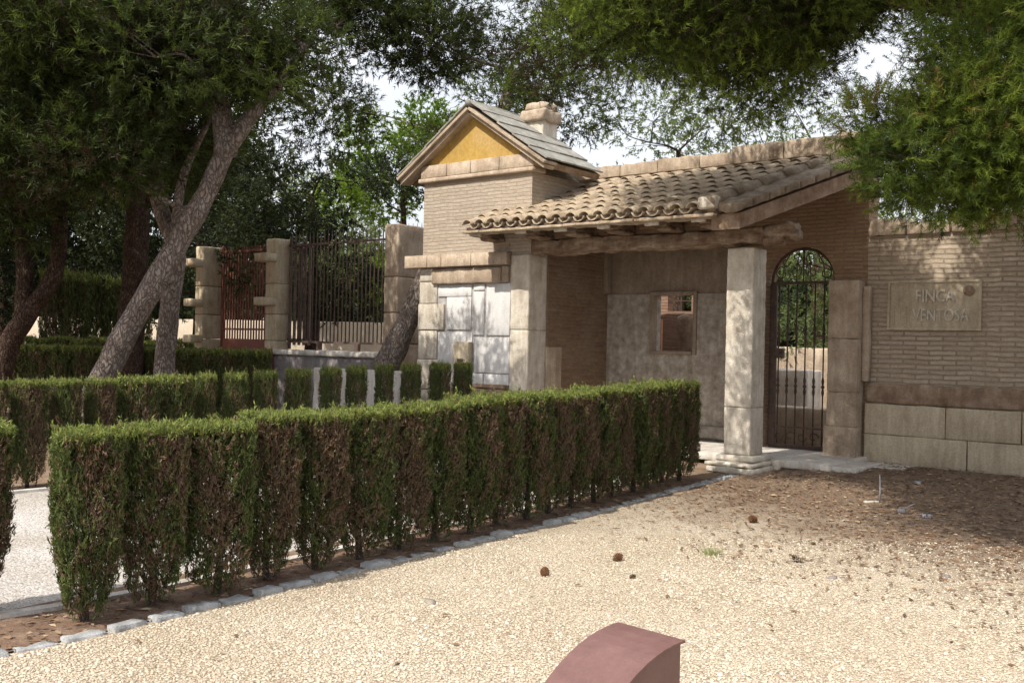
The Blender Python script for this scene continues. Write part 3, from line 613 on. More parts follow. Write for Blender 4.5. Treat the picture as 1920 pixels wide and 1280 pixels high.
# room seen through the window
mb = MB(); mb.box(-6.4, -4.04, 4.6, 4.8, 0, 3.6); mb.box(-4.04, -3.5, 4.6, 4.8, 0, 2.48); mb.box(-3.5, -2.0, 4.6, 4.8, 0, 3.6); mb.box(-4.04, -3.5, 4.6, 4.8, 3.1, 3.6); mb.build('room_wall', M_room_brick, GH)
mb = MB(); mb.box(-3.78, -3.755, 4.66, 4.69, 2.48, 3.1); mb.box(-4.04, -3.5, 4.655, 4.695, 2.68, 2.705); mb.build('window_bars', M_iron, GH)
mb = MB(); mb.add([(-3.74, 3.3, .2), (-3.42, 3.3, .2), (-3.42, 3.36, .2), (-3.74, 3.36, .2), (-3.74, 3.4, 2.2), (-3.48, 3.4, 2.28), (-3.48, 3.46, 2.28), (-3.74, 3.46, 2.2)], [(0, 3, 2, 1), (4, 5, 6, 7), (0, 1, 5, 4), (1, 2, 6, 5), (2, 3, 7, 6), (3, 0, 4, 7)]); mb.build('orange_board', M_orange, GH)
mb = MB(); mb.stone(-3.46, -2.6, 3.9, 4.5, .0, 2.36, .12, .08, .09, 4); mb.build('rubble_pile', M_brown, GH)

# ------------------------------------------------------------------ boundary wall with the arched gate
BWL = thing('boundary_wall', 'weathered brick wall with a stone base and an arched gateway beside the porch', 'wall', (BX, BY, 0), BA)
W0, W1 = 2.0, 2.4
GXL, GXR, GSP = -.72, .42, 2.86; GC = (GXL + GXR) / 2; GR = (GXR - GXL) / 2
arch = [(GC + GR * math.cos(a), GSP + GR * .98 * math.sin(a)) for a in [math.pi * k / 20 for k in range(21)]]
out = [(-1.25, 0), (GXL, 0)] + [(x, z) for x, z in reversed(arch)] + [(GXR, 0), (.93, 0), (.93, 4.8), (-1.25, 4.8)]
MBA = MB().prism(out, W0, W1); MBA.build('gateway_wall', M_arch_brick, BWL)
mb = MB(); mb.box(-4.015, -1.252, W0 + .02, W1, 4.3, 4.8); mb.build('upper_wall', M_arch_brick, BWL)
mb = MB(); x = -4.75
while x < -1.35:
    L = min(random.uniform(.5, .9), -1.3 - x); mb.stone(x, x + L - .008, W0 - .08, W1 + .05, 4.805, 5.02 + random.uniform(-.015, .02), .012, .022, .05, 6); x += L
x = -1.3
while x < .85:
    L = min(random.uniform(.6, .9), .98 - x); mb.stone(x, x + L - .008, W0 - .12, W1 + .05, 4.805, 5.10 + random.uniform(-.02, .02), .012, .025, .05, 6); x += L
mb.build('coping', M_sand, BWL)
mb = MB(); mb.box(.932, 9.5, W0, W1, .0, 3.5); mb.build('brick_panel', M_wall_brick, BWL)
mb = MB()
for z0, z1, xs in ((.0, .52, (.95, 2.42, 3.55, 4.9, 6.2, 7.6, 9.5)), (.527, .975, (.95, 2.12, 3.12, 4.4, 5.6, 7.0, 8.3, 9.5))):
    for a, b in zip(xs[:-1], xs[1:]): mb.stone(a, b - .010, W0 - .07, W0 + .03, z0, z1, .010, .005, .12)
mb.build('ashlar_base', M_tan, BWL)
mb = MB(); mb.stone(.95, 9.5, W0 - .055, W0 + .03, .985, 1.29, .05, .026, .06, 7); mb.build('moulding', M_brown, BWL)
mb = MB(); x = .96
while x < 9.4:
    L = random.uniform(.45, .8)
    if not 1.55 < x < 1.7: mb.stone(x, x + L - .02, W0 - .06, W1 + .05, 3.505, 3.70 + random.uniform(-.05, .06), .015, .03, .05, 6)
    x += L
mb.build('coping', M_sand, BWL)
mb = MB(); zs = [.05, .62, 1.14, 1.95, 2.83]; 
for k, (a, b) in enumerate(zip(zs[:-1], zs[1:])): mb.stone(.40 if k < 1 else .445, .905, 1.70, 1.998, a, b - .002, .014, .010, .06)
mb.build('gate_pier', M_sand, BWL)
mb = MB(); mb.stone(.906, 1.02, 1.86, 1.998, 1.3, 2.75, .02, .012, .09); mb.build('pier_return', M_sand, BWL)
# gate
G = MB(); gy = 2.16
G.tube([(x, gy, z) for x, z in [(GXL + .05, .2)] + [(GC + (GR - .05) * math.cos(a), GSP + (GR - .05) * math.sin(a)) for a in [math.pi - math.pi * k / 16 for k in range(17)]] + [(GXR - .05, .2)]], .024, 6)
G.box(GXL + .03, GXR - .03, gy - .02, gy + .02, 2.815, 2.86); G.box(GXL + .03, GXR - .03, gy - .02, gy + .02, .16, .24); G.box(GXL + .03, GXR - .03, gy - .015, gy + .015, .50, .53)
G.box(GXL + .02, GXL + .13, gy - .025, gy + .03, .2, 2.82)
gate = G.build('gate', M_iron, BWL); tag(gate, 'dark rusty wrought iron gate')
nb_ = 7; xs = [GXL + .17 + (GXR - GXL - .24) * k / (nb_ - 1) for k in range(nb_)]
for x in xs:
    b = MB(); b.tube([(x, gy, .24), (x, gy, 2.82)], .0125, 6)
    for z in (1.18, 2.02): b.tube([(x, gy, z - .15), (x, gy, z - .09), (x, gy, z - .03), (x, gy, z), (x, gy, z + .03), (x, gy, z + .09), (x, gy, z + .15)], [.013, .026, .016, .034, .016, .026, .013], 8)
    b.build('bar', M_iron, gate)
sc_ = MB()
def scroll(cx, cz, r, a0, a1, turns=1):
    pts = []
    for k in range(15):
        t = k / 14; a = a0 + (a1 - a0) * t; rr = r * (1 - .65 * t); pts.append((cx + rr * math.cos(a), gy, cz + rr * math.sin(a)))
    sc_.tube(pts, .010, 5)
for s in (-1, 1):
    scroll(GC + s * .14, 3.02, .13, math.pi / 2, math.pi / 2 + s * 5.5); scroll(GC + s * .36, 2.99, .12, math.pi / 2, math.pi / 2 - s * 5.5)
    scroll(GC + s * .12, 3.24, .10, -math.pi / 2, -math.pi / 2 - s * 5.2); scroll(GC + s * .30, 3.18, .08, 0, s * 5)
    for q in (.12, .36): sc_.tube([(GC + s * q, gy, 2.86), (GC + s * q * .9, gy, 3.15), (GC + s * q * .6, gy, 3.32)], .009, 5)
sc_.tube([(GC, gy, 2.86), (GC, gy, 3.1), (GC, gy, 3.2), (GC, gy, 3.3), (GC, gy, 3.36)], [.012, .012, .03, .012, .03], 6)
for k in range(5):
    cx = GXL + .2 + k * (GXR - GXL - .36) / 4; scroll(cx, .37, .085, 0, 5.6 * (1 if k % 2 else -1))
sc_.build('scrollwork', M_iron, gate)
lk = MB(); lk.box(GXL + .12, GXL + .26, gy - .045, gy + .04, 1.62, 1.78); lk.tube([(GXL + .22, gy - .05, 1.72), (GXL + .22, gy - .09, 1.72), (GXL + .30, gy - .09, 1.72)], .012, 6); lk.build('lock', M_iron, gate)

# carved name plaque
PL = thing('stone_plaque', 'carved stone plaque reading FINCA VENTOSA set in the brick wall', 'plaque', bw(0, 0, 0), BA)
px0, px1, pz0, pz1 = 1.25, 2.56, 2.09, 2.82; pn = W0 - .012
mb = MB(); mb.stone(px0, px1, pn - .018, W0 - .002, pz0, pz1, .008, .003, .12); mb.build('slab', M_tan, PL)
mb = MB()
for a in ((px0, px1, pz0, pz0 + .035), (px0, px1, pz1 - .035, pz1), (px0, px0 + .035, pz0 + .036, pz1 - .036), (px1 - .035, px1, pz0 + .036, pz1 - .036)): mb.box(a[0], a[1], pn - .04, pn - .017, a[2], a[3])
mb.build('border', M_tan, PL, bevel=.006)
def text(s, x, z, size, name, width):
    cu = bpy.data.curves.new('t', 'FONT'); cu.body = s; cu.size = size; cu.extrude = .016; cu.align_x = 'LEFT'; cu.resolution_u = 3; cu.offset = .004
    to = bpy.data.objects.new('t', cu); COL.objects.link(to); dg = bpy.context.evaluated_depsgraph_get(); dg.update()
    me = bpy.data.meshes.new_from_object(to.evaluated_get(dg)); bpy.data.objects.remove(to); me.materials.clear(); me.materials.append(M_lime)
    w = max(v.co.x for v in me.vertices); k = width / w
    o = link(name, me, PL, (x, pn - .022, z), (RAD(90), 0, 0)); o.scale = (k, 1, 1); return o
text('FINCA', px0 + .40, pz0 + .42, .25, 'lettering', .56); text('VENTOSA', px0 + .37, pz0 + .14, .25, 'lettering', .78)
mb = MB(); mb.tube([(px1 - .17, pn - .045, pz1 - .16), (px1 - .17, pn - .017, pz1 - .16)], .075, 24); mb.build('medallion', M_brown, PL)  # darker brown disc stands in for the shaded hollow of a recess
mb = MB()
for a in ((px0 + .09, px0 + .105, pz0 + .1, pz0 + .36), (px0 + .26, px0 + .275, pz0 + .1, pz0 + .36), (px0 + .107, px0 + .258, pz0 + .1, pz0 + .115), (px0 + .17, px0 + .19, pz0 + .13, pz0 + .34)): mb.box(a[0], a[1], pn - .032, pn - .017, a[2], a[3])
mb.build('relief', M_tan, PL)

# things beyond the gate and the wall
def lw(name, label, x0, x1, n0, n1, z0, z1, mat, cat, r=.03):
    mb = MB(); mb.stone(x0, x1, n0, n1, z0, z1, r, .02, .2, 3); o = mb.build(name, mat, None, (BX, BY, 0), BA); return tag(o, label, cat)
lw('garden_wall', 'low tan garden wall seen through the arched gate', -7.5, 3, 8.0, 8.4, 0, 1.8, M_sand, 'wall')
lw('stone_block', 'pale square stone block seen through the arched gate', -2.35, -1.3, 5.2, 5.9, 0, 1.36, M_lime, 'block')
lw('stone_bench', 'low brown stone bench behind the bars of the arched gate', -2.9, .6, 4.0, 4.5, 0, .72, M_sand, 'bench')
for i, (x, n, z1) in enumerate(((-8.35, -1.0, 1.26),)):
    lw('low_wall', 'low whitewashed wall behind the right end of the second hedge', -8.3, -6.05, -1.05, -.7, .0, 1.24, M_white_stone, 'wall')

# ------------------------------------------------------------------ fence in line with the wall
def pier(x0, x1, n0, n1, z1, ledges, label, mat=M_pier):
    r = thing('stone_pier', label, 'pier', bw(x0, n0), BA, None)
    mb = MB(); zz = [0, .9, 1.7, 2.35, 3.1, z1]
    for a, b in zip(zz[:-1], zz[1:]): mb.stone(0, x1 - x0, 0, n1 - n0, a, b - .006, .03, .014, .14, 3)
    mb.build('shaft', mat, r)
    for z in ledges:
        mb = MB(); mb.stone(-.03, x1 - x0 + .02, -.34, .02, z, z + .2, .03, .015, .1); mb.build('bracket', mat, r)
    return r
pier(-17.03, -16.68, 2.15, 2.82, 4.15, (1.6, 2.55, 3.6), 'stone pier left of the rusty gate, worn grey at the top')
pier(-13.95, -13.53, 2.1, 2.54, 4.2, (2.55, 3.62), 'square stone pier between the rusty gate and the iron railing')
pier(-9.02, -8.6, 1.4, 2.2, 4.2, (), 'plain broad stone pier beside the tower', M_sand)
rg = thing('rusty_gate', 'red rusty barred gate between the two stone piers', 'gate', bw(-16.66, 2.74), BA)
mb = MB(); gw = 2.7
mb.box(0, gw, -.03, .03, 4.0, 4.06); mb.box(0, gw, -.03, .03, 1.95, 2.0); mb.box(0, .07, -.03, .03, 0, 4.2); mb.box(gw - .07, gw, -.03, .03, 0, 4.2); mb.build('frame', M_rust, rg)
mb = MB(); mb.box(.07, gw - .07, -.012, .012, .2, 1.72); mb.build('panel', M_rust, rg)
for k in range(22):
    mb = MB(); x = .14 + k * (gw - .28) / 21; mb.box(x - .016, x + .016, -.016, .016, 1.72, 4.15); mb.build('bar', M_rust, rg)
rl = thing('iron_railing', 'tall dark iron railing on the low wall, between the two right piers', 'railing', bw(-13.5, 2.5), BA)
rw = 4.55; mb = MB(); mb.box(0, rw, -.025, .025, 4.02, 4.07); mb.box(0, rw, -.03, .03, 1.66, 1.71); mb.box(0, .05, -.03, .03, 1.5, 4.25)
for x in (1.15, 2.5): mb.box(x - .06, x + .06, -.04, .04, 1.5, 1.66)
mb.build('rail', M_greyiron, rl)
for k in range(34):
    mb = MB(); x = .06 + k * (rw - .12) / 33; mb.tube([(x, 0, 1.71), (x, 0, 4.2), (x, 0, 4.36)], [.015, .015, .003], 6); mb.build('bar', M_greyiron, rl)
lf = thing('open_gate_leaf', 'narrow brown barred gate leaf standing open against the middle pier', 'gate leaf', bw(-13.46, 2.42), BA + RAD(30))
mb = MB(); mb.box(0, .6, -.03, .03, 4.0, 4.06); mb.box(0, .6, -.03, .03, 1.7, 1.76); mb.build('frame', M_greyiron, lf)
for k in range(5):
    mb = MB(); x = .05 + k * .125; mb.box(x - .03, x + .03, -.03, .03, 1.6, 4.1); mb.build('bar', M_greyiron, lf)
wl_ = thing('fence_wall', 'low dark stone wall with a pale top under the iron railing', 'wall', bw(-13.4, 1.95), BA)
mb = MB(); mb.stone(-.1, 4.2, 0, .45, .0, 1.36, .02, .02, .2, 3); mb.build('body', M_darkstone, wl_)
mb = MB(); mb.stone(-.15, 4.2, -.06, .5, 1.365, 1.49, .03, .012, .15, 3); mb.build('capping', M_concrete, wl_)
bp = MB(); bp.stone(0, .5, 0, .4, 0, 1.5, .03, .01, .12); tag(bp.build('red_brick_post', M_rust, None, bw(-13.85, 1.55), BA), 'short reddish post at the end of the low wall, behind the second hedge', 'post')
fw = MB(); fw.stone(-24, 4, 0, .3, 0, 2.5, .02, .01, .5); tag(fw.build('far_wall', M_beige, None, (0, 42, 0), (0, 0, RAD(-12))), 'sunny beige wall far beyond the iron railing', 'wall')

# ------------------------------------------------------------------ pines
def tufts(rng, clumps, nper, k, L, w, twig, cone=(.5, 1.1), upb=.35, shell=.55, tintb=.45):
    Vs = []; Ts = []
    for (c, r, n) in clumps:
        n = int(n * nper); d = rng.standard_normal((n, 3)); d /= np.linalg.norm(d, axis=1)[:, None]
        rad = (shell + (1 - shell) * rng.random(n) ** .6)
        ph = rng.random(3) * 6; lob = 1 + .22 * np.sin(3.1 * d[:, 0] * 2 + ph[0]) * np.sin(3 * d[:, 1] * 2 + ph[1]) + .12 * rng.standard_normal(n)
        P = np.array(c) + d * (rad * lob)[:, None] * np.array(r)
        A = d * .8 + np.array([0, 0, upb]) + .45 * rng.standard_normal((n, 3)); A /= np.linalg.norm(A, axis=1)[:, None]
        t0 = np.clip(tintb + .22 * rng.standard_normal(n) + .25 * rng.standard_normal(), 0, 1)
        B = np.cross(A, rng.standard_normal((n, 3))); B /= np.linalg.norm(B, axis=1)[:, None]; C = np.cross(A, B)
        ang = rng.random((n, k)) * 6.283; al = cone[0] + (cone[1] - cone[0]) * rng.random((n, k)); s = rng.random((n, k)) * twig
        D = A[:, None] * np.cos(al)[..., None] + (B[:, None] * np.cos(ang)[..., None] + C[:, None] * np.sin(ang)[..., None]) * np.sin(al)[..., None]
        S = np.cross(D, rng.standard_normal((n, k, 3))); S /= (np.linalg.norm(S, axis=2)[..., None] + 1e-9)
        b = P[:, None] + A[:, None] * s[..., None]; LL = (L * (.7 + .5 * rng.random((n, k))))[..., None]
        Vs.append(np.stack([b - S * w * .5, b + S * w * .5, b + D * LL + np.array([0, 0, -.08]) * LL], 2).reshape(-1, 3))
        Ts.append(np.repeat(t0, k) + .08 * rng.standard_normal(n * k))
    V = np.concatenate(Vs); return V, np.arange(len(V)).reshape(-1, 3), np.clip(np.concatenate(Ts), 0, 1)
def tree(name, label, cat, base, stems, clumps, needles, mat, barkm, seed, group=None, limb=.05, twigs=2):
    """stems: list of (points, radii) in world metres; the thing stands at its base"""
    rng = np.random.default_rng(seed); rnd = random.Random(seed)
    root = thing(name, label, cat, base, 0, group); B = Vector(base)
    mb = MB(); allp = []
    for pts, rad in stems:
        P = spline([Vector(p) - B for p in pts], 6); R = lerp_list(rad, 6); mb.tube(P, R, 12, .16, True, 2.5); allp += list(zip(P, R))
    mb.build('trunk', barkm, root)
    bb = MB(); top = [q for q in allp if q[0].z > .45 * max(p.z for p, _ in allp)] or allp
    nodes = [(p, r) for p, r in top]; todo = [(Vector(c) - B, r, n) for c, r, n in clumps]
    todo.sort(key=lambda t: min((t[0] - p).length for p, _ in top))
    for (c, r, n) in todo:
        q, rr = min(nodes, key=lambda a: (a[0] - c).length + .6 * max(0, a[0].z - c.z))
        mid = q.lerp(c, .5) + Vector((rnd.uniform(-.15, .15), rnd.uniform(-.15, .15), rnd.uniform(-.1, .2)))
        nodes.append((c, max(.015, min(rr * .55, .05)))); nodes.append((mid, max(.015, min(rr * .6, .05))))
        L = (c - q).length; r0 = min(rr * .6, .02 + limb * L ** .6 * .45)
        BP = spline([q, mid, c], 4); bb.tube(BP, lerp_list([r0, r0 * .7, r0 * .3], 4), 7, .15)
        for _ in range(twigs):
            d = Vector((rnd.gauss(0, 1), rnd.gauss(0, 1), rnd.gauss(.2, .6))).normalized(); e = c + Vector((d.x * r[0], d.y * r[1], d.z * r[2])) * .85
            s = BP[rnd.randrange(3, len(BP))]; bb.tube([s, s.lerp(e, .5) + Vector((0, 0, .06)), e], [r0 * .3, r0 * .2, .004], 5)
    bb.build('branches', barkm, root)
    V, F, T = tufts(rng, [(tuple(Vector(c) - B), r, n) for c, r, n in clumps], *needles); link('crown', np_mesh('crown', V, F, mat, T), root)
    return root
def cl_box(seed, n, x, y, z, rmin, rmax, flat=.6, dens=1.0):
    r = random.Random(seed); out = []
    for _ in range(n):
        s = r.uniform(rmin, rmax); out.append(((r.uniform(*x), r.uniform(*y), r.uniform(*z)), (s, s * r.uniform(.85, 1.15), s * flat * r.uniform(.8, 1.2)), s * s * dens))
    return out
# leaning pine on the left
cA = cl_box(1, 24, (-7.6, -3.7), (12.2, 15.0), (5.2, 7.2), .7, 1.15) + cl_box(61, 9, (-7.6, -5.3), (12.0, 13.2), (3.75, 4.9), .5, .75) + cl_box(2, 12, (-8.6, -5.2), (12.8, 15.5), (4.2, 5.6), .6, .95) + \
     cl_box(3, 5, (-6.3, -4.9), (12.4, 13.3), (3.9, 4.7), .45, .65) + cl_box(4, 4, (-4.2, -3.2), (12.6, 13.6), (5.0, 6.0), .4, .6) + [((-2.95, 13.6, 5.8), (.6, .6, .4), .5), ((-3.4, 13.7, 5.5), (.5, .5, .35), .4)]
tree('pine_tree', 'big leaning pine with a thick grey trunk rising behind the second hedge', 'tree', (-5.95, 13.5, 0),
     [([(-6.05, 13.5, -.1), (-5.52, 13.5, 1.2), (-5.1, 13.5, 2.05), (-4.65, 13.5, 2.86), (-4.2, 13.5, 3.7), (-3.92, 13.55, 4.4)], [.23, .18, .16, .15, .14, .125]),
      ([(-3.95, 13.53, 4.25), (-4.1, 13.7, 5.0), (-4.6, 13.9, 5.9), (-4.9, 14, 7)], [.16, .13, .09, .04]),
      ([(-3.97, 13.53, 4.3), (-3.6, 13.7, 4.9), (-3.2, 13.7, 5.4), (-2.9, 13.6, 5.8)], [.13, .10, .08, .04])],
     cA, (430, 20, .10, .016, .22), M_pine, M_bark, 21)
cB = cl_box(5, 24, (-10.5, -5.5), (15.5, 19), (5.0, 8.4), .8, 1.3) + cl_box(6, 8, (-8.5, -5.5), (15.2, 17), (4.3, 5.3), .6, .9)
tree('pine_tree', 'slim upright grey pine trunk just right of the leaning pine', 'tree', (-5.15, 14.6, 0),
     [([(-5.15, 14.6, -.1), (-5.1, 14.6, 1.2), (-5.02, 14.6, 2.3), (-4.95, 14.6, 3.0), (-5.3, 14.8, 3.8), (-5.6, 15.2, 4.8), (-6.2, 15.8, 6.2)], [.17, .15, .14, .13, .11, .10, .05]),
      ([(-4.96, 14.6, 3.0), (-4.95, 14.6, 3.6), (-4.85, 14.7, 4.3), (-4.4, 14.9, 5.4)], [.10, .075, .06, .03])],
     cB, (270, 18, .12, .02, .24), M_pine, M_bark, 22)
cC = cl_box(7, 26, (-13.5, -8.2), (16.5, 21), (4.6, 9), .8, 1.4) + cl_box(8, 9, (-10.5, -8), (16, 18), (3.6, 4.8), .6, 1.0)
tree('pine_tree', 'dark forked pine at the far left edge behind the hedges', 'tree', (-8.9, 17.5, 0),
     [([(-9.2, 17.5, -.1), (-8.9, 17.5, 1.4), (-8.45, 17.5, 2.2), (-8.1, 17.6, 2.9), (-8.1, 17.7, 4.2), (-8.6, 18, 6)], [.22, .19, .16, .14, .11, .06]),
      ([(-8.6, 17.5, 2.0), (-8.65, 17.6, 3.0), (-8.9, 17.8, 4.2), (-9.5, 18, 6)], [.16, .15, .12, .05])],
     cC, (230, 16, .14, .026, .26), M_pine, M_bark_red, 23)
cD2 = cl_box(9, 16, (-11, -6), (20.5, 24), (5.0, 9.5), 1.0, 1.5) 
tree('pine_tree', 'dark straight pine trunk standing behind the far hedges, left of the leaning pine', 'tree', (-7.7, 20, 0),
     [([(-7.7, 20, -.1), (-7.66, 20, 2), (-7.6, 20.1, 4), (-7.9, 20.5, 7.5)], [.28, .26, .23, .1])], cD2, (200, 16, .16, .03, .28), M_pine, M_bark_red, 24)
cH = cl_box(66, 22, (-22, -13.5), (19, 25), (4.5, 9.5), 1.2, 1.9) + cl_box(68, 14, (-20, -13.5), (25, 29), (4.6, 8), 1.1, 1.7)  # unseen pine added to cast shade over the far left
tree('pine_tree', 'added pine out of view on the left, put there to shade the far hedges', 'tree', (-17, 21, 0),
     [([(-17, 21, -.1), (-17.1, 21, 2.5), (-17, 21.2, 5), (-17.4, 21.5, 8)], [.32, .28, .22, .08])], cH, (130, 14, .2, .045, .3), M_pine, M_bark_red, 28)
# pine behind the tower
cE = cl_box(10, 24, (-4.6, 1.2), (20.0, 23.5), (6.9, 9.8), .8, 1.4, .6, .9) + cl_box(62, 6, (-4.6, -2.6), (21, 23), (6.3, 7.4), .6, 1.0) + cl_box(11, 5, (-2.8, -.4), (18.8, 20.5), (5.4, 6.6), .5, .8, .6, .8)
def gap2(cl): return [q for q in cl if not (abs(q[0][0] / q[0][1] + .115) < .045 + .45 * q[1][0] / q[0][1] and abs((q[0][2] - 1.8) / q[0][1] - .245) < .025 + .5 * q[1][2] / q[0][1])]
cE = gap2(cE) + cl_box(72, 5, (-.5, 1.0), (19.2, 19.9), (6.5, 7.9), .55, .8)
tree('pine_tree', 'leaning pine trunk beside the tower, its dark crown above the gable roof', 'tree', (-2.75, 19.2, 0),
     [([(-3.0, 19.0, -.1), (-2.45, 19.2, 1.2), (-2.1, 19.3, 2.0), (-1.75, 19.4, 2.9), (-1.1, 19.8, 4.4), (-.4, 20.2, 6.0), (-.1, 20.6, 7.4)], [.34, .27, .22, .2, .19, .17, .08])],
     cE, (240, 17, .13, .021, .24), M_pine, M_bark, 25)
# big pine on the right, trunk outside the picture: its boughs hang over the yard
cF = cl_box(67, 10, (.4, 2.7), (12.9, 14.3), (6.0, 8.0), .7, 1.0) + cl_box(69, 12, (1.7, 3.3), (12.4, 13.8), (5.6, 7.4), .75, 1.05) + cl_box(65, 12, (1.6, 3.6), (10.8, 12.2), (5.3, 6.8), .65, .95) + cl_box(63, 9, (.9, 2.9), (13.1, 14.6), (5.9, 7.4), .7, 1.0) + cl_box(64, 14, (2.8, 6.5), (10, 12.6), (5.2, 7.2), .7, 1.1) + cl_box(12, 26, (.9, 4.2), (10.2, 12.6), (4.7, 6.6), .6, .95) + cl_box(13, 7, (.2, 1.3), (10.4, 11.6), (4.75, 5.7), .4, .6) + \
     cl_box(14, 12, (4.0, 8), (9.5, 12.8), (5.0, 7.2), .7, 1.1) + cl_box(15, 12, (6, 9), (6, 11), (4.6, 7.5), .8, 1.2)
def gap(cl):          # a hole in the canopy through which the sky shows
    return [q for q in cl if not (abs(q[0][0] / q[0][1] - .362) < .04 + .5 * q[1][0] / q[0][1] and abs((q[0][2] - 1.8) / q[0][1] - .295) < .025 + .5 * q[1][2] / q[0][1])]
cF = gap(cF) + cl_box(71, 20, (-.2, 4.6), (6.2, 10), (6.5, 7.8), .75, 1.1)  # last group: out-of-view clumps added overhead to shade the ground by the wall
tree('pine_tree', 'large pine bough hanging over the porch roof from the top of the photo', 'tree', (7.6, 10.2, 0),
     [([(7.7, 10.2, -.1), (7.5, 10.2, 2), (7.3, 10.3, 4), (6.9, 10.5, 5.6), (6.6, 10.6, 7)], [.34, .29, .26, .2, .08]),
      ([(7.2, 10.3, 4.2), (5.8, 10.7, 5.2), (4.0, 11, 5.7), (2.2, 11.2, 5.8), (1.0, 11, 5.5)], [.16, .13, .10, .07, .03])],
     cF, (520, 34, .068, .0085, .20), M_pine_mid, M_bark_red, 26)
cG = cl_box(16, 20, (3.05, 4.6), (7.4, 8.6), (3.2, 4.3), .34, .55, .75) + cl_box(17, 5, (2.75, 3.3), (7.5, 8.3), (3.0, 3.7), .2, .32, .8) + cl_box(18, 10, (3.2, 5.2), (7.2, 8.6), (4.2, 5.2), .35, .55, .75) + cl_box(19, 3, (3.3, 4.1), (7.6, 8.2), (2.85, 3.15), .2, .3, .7)
cG = gap(cG)
tree('pine_tree', 'bright green pine bough hanging low at the upper right corner', 'tree', (6.4, 7.4, 0),
     [([(6.5, 7.3, -.1), (6.35, 7.35, 2), (6.2, 7.5, 3.6), (6.0, 7.7, 5.6)], [.24, .2, .17, .08]),
      ([(6.2, 7.5, 3.7), (5.2, 7.7, 4.1), (4.2, 7.9, 4.0), (3.3, 7.9, 3.6)], [.09, .07, .045, .015])],
     cG, (1300, 44, .06, .0058, .17), M_pine_near, M_bark_red, 27, limb=.025)
# trees beyond
TB = 'trees beyond the walls'
def bgtree(label, x, y, zt, r, mat, seed, nper, lw_=(.22, .05), zlo=2.0, ncl=14, dens=1.0):
    c = cl_box(seed, ncl, (x - r, x + r), (y - r * .7, y + r * .7), (zlo, zt - .6), r * .28, r * .45, .75, dens)
    tree('broadleaf_tree', label, 'tree', (x, y, 0), [([(x, y, -.1), (x + .1, y, zlo), (x, y, zt * .75)], [.2, .17, .06])], c, (nper * 4.5, 14, lw_[0] * .6, lw_[1] * .62, .26, (.4, 1.3), .3, .4), mat, M_bark_red, seed + 100, TB)
bgtree('bright yellow-green tree beyond the railing, left of the gable', -3.5, 31, 9.2, 2.2, M_lime_leaf, 41, 62, (.22, .07), 2.6, 18)
bgtree('low bright green tree right behind the tower and the chimney', 3.2, 33, 7.2, 2.2, M_lime_leaf, 42, 24, (.2, .06), 3)
bgtree('dark bushy tree hanging over the iron railing', -5.6, 27.5, 7.6, 2.2, M_dark_leaf, 43, 40, (.24, .06), 2.7, 20)
bgtree('dark tree behind the rusty gate between the piers', -10.5, 33, 8, 2.6, M_dark_leaf, 44, 34, (.26, .07), 2.6, 18)
bgtree('airy pale tree behind the coping of the wall, nearest the chimney', 4.4, 27, 9.4, 2.2, M_olive, 45, 20, (.16, .05), 4.2, 26)
bgtree('airy pale tree behind the middle of the coping', 8.2, 27, 9.4, 2.4, M_olive, 46, 24, (.16, .05), 4.2, 16)
bgtree('airy pale tree behind the right end of the coping', 12.5, 28, 9.8, 2.6, M_olive, 47, 24, (.16, .05), 4, 16)
bgtree('green bush filling the arch of the gate', 7.6, 23.5, 5.2, 1.7, M_olive, 48, 36, (.2, .05), 1.6, 16)
bgtree('dark tree at the far left beyond the low hedges', -17, 33, 9, 3.2, M_dark_leaf, 49, 34, (.3, .08), 2.4, 20)
bgtree('tall dark tree beyond the farthest hedge, behind the leaning trunk', -13.2, 38, 10, 3.4, M_dark_leaf, 50, 32, (.3, .08), 3.4, 20)
bgtree('leafy tree beyond the middle pier', -8.2, 40, 9, 3, M_olive, 51, 22, (.26, .08), 3.4, 16)
bgtree('leafy tree far behind the porch roof', 16, 36, 9, 3, M_olive, 52, 18, (.26, .08), 3, 16)
def far_wood():
    rng = np.random.default_rng(77); cl = []
    for i in range(90):
        x = -62 + 124 * i / 89; y = 62 + 6 * rng.random(); cl.append(((x, y, 2.2 + 2.4 * rng.random()), (2.0, 1.6, 2.4), 4)); cl.append(((x + 1, y + 2, 5.0 + 1.6 * rng.random()), (1.8, 1.5, 1.6), 2.2))
    V, F, T = tufts(rng, cl, 75, 9, .5, .2, .4, (.4, 1.3), .3, .4)
    tag(link('distant_wood', np_mesh('distant_wood', V, F, M_dark_leaf, T)), 'dark line of far trees closing the view behind everything', 'wood', kind='stuff')
far_wood()
# dark cypress screen
for i in range(5):
    p = Vector((-14.0 + i * .62, 30.5, 0)); r = shrub(p, i * .7, 1.35, 1.3, (3.65 - .08 * i) / 1.2, FOL_FAR[i % 4], TRK[i % 3], f'{ORD[i]} tall dark cypress from the left in the screen behind the far hedge', 'tall dark cypress screen')

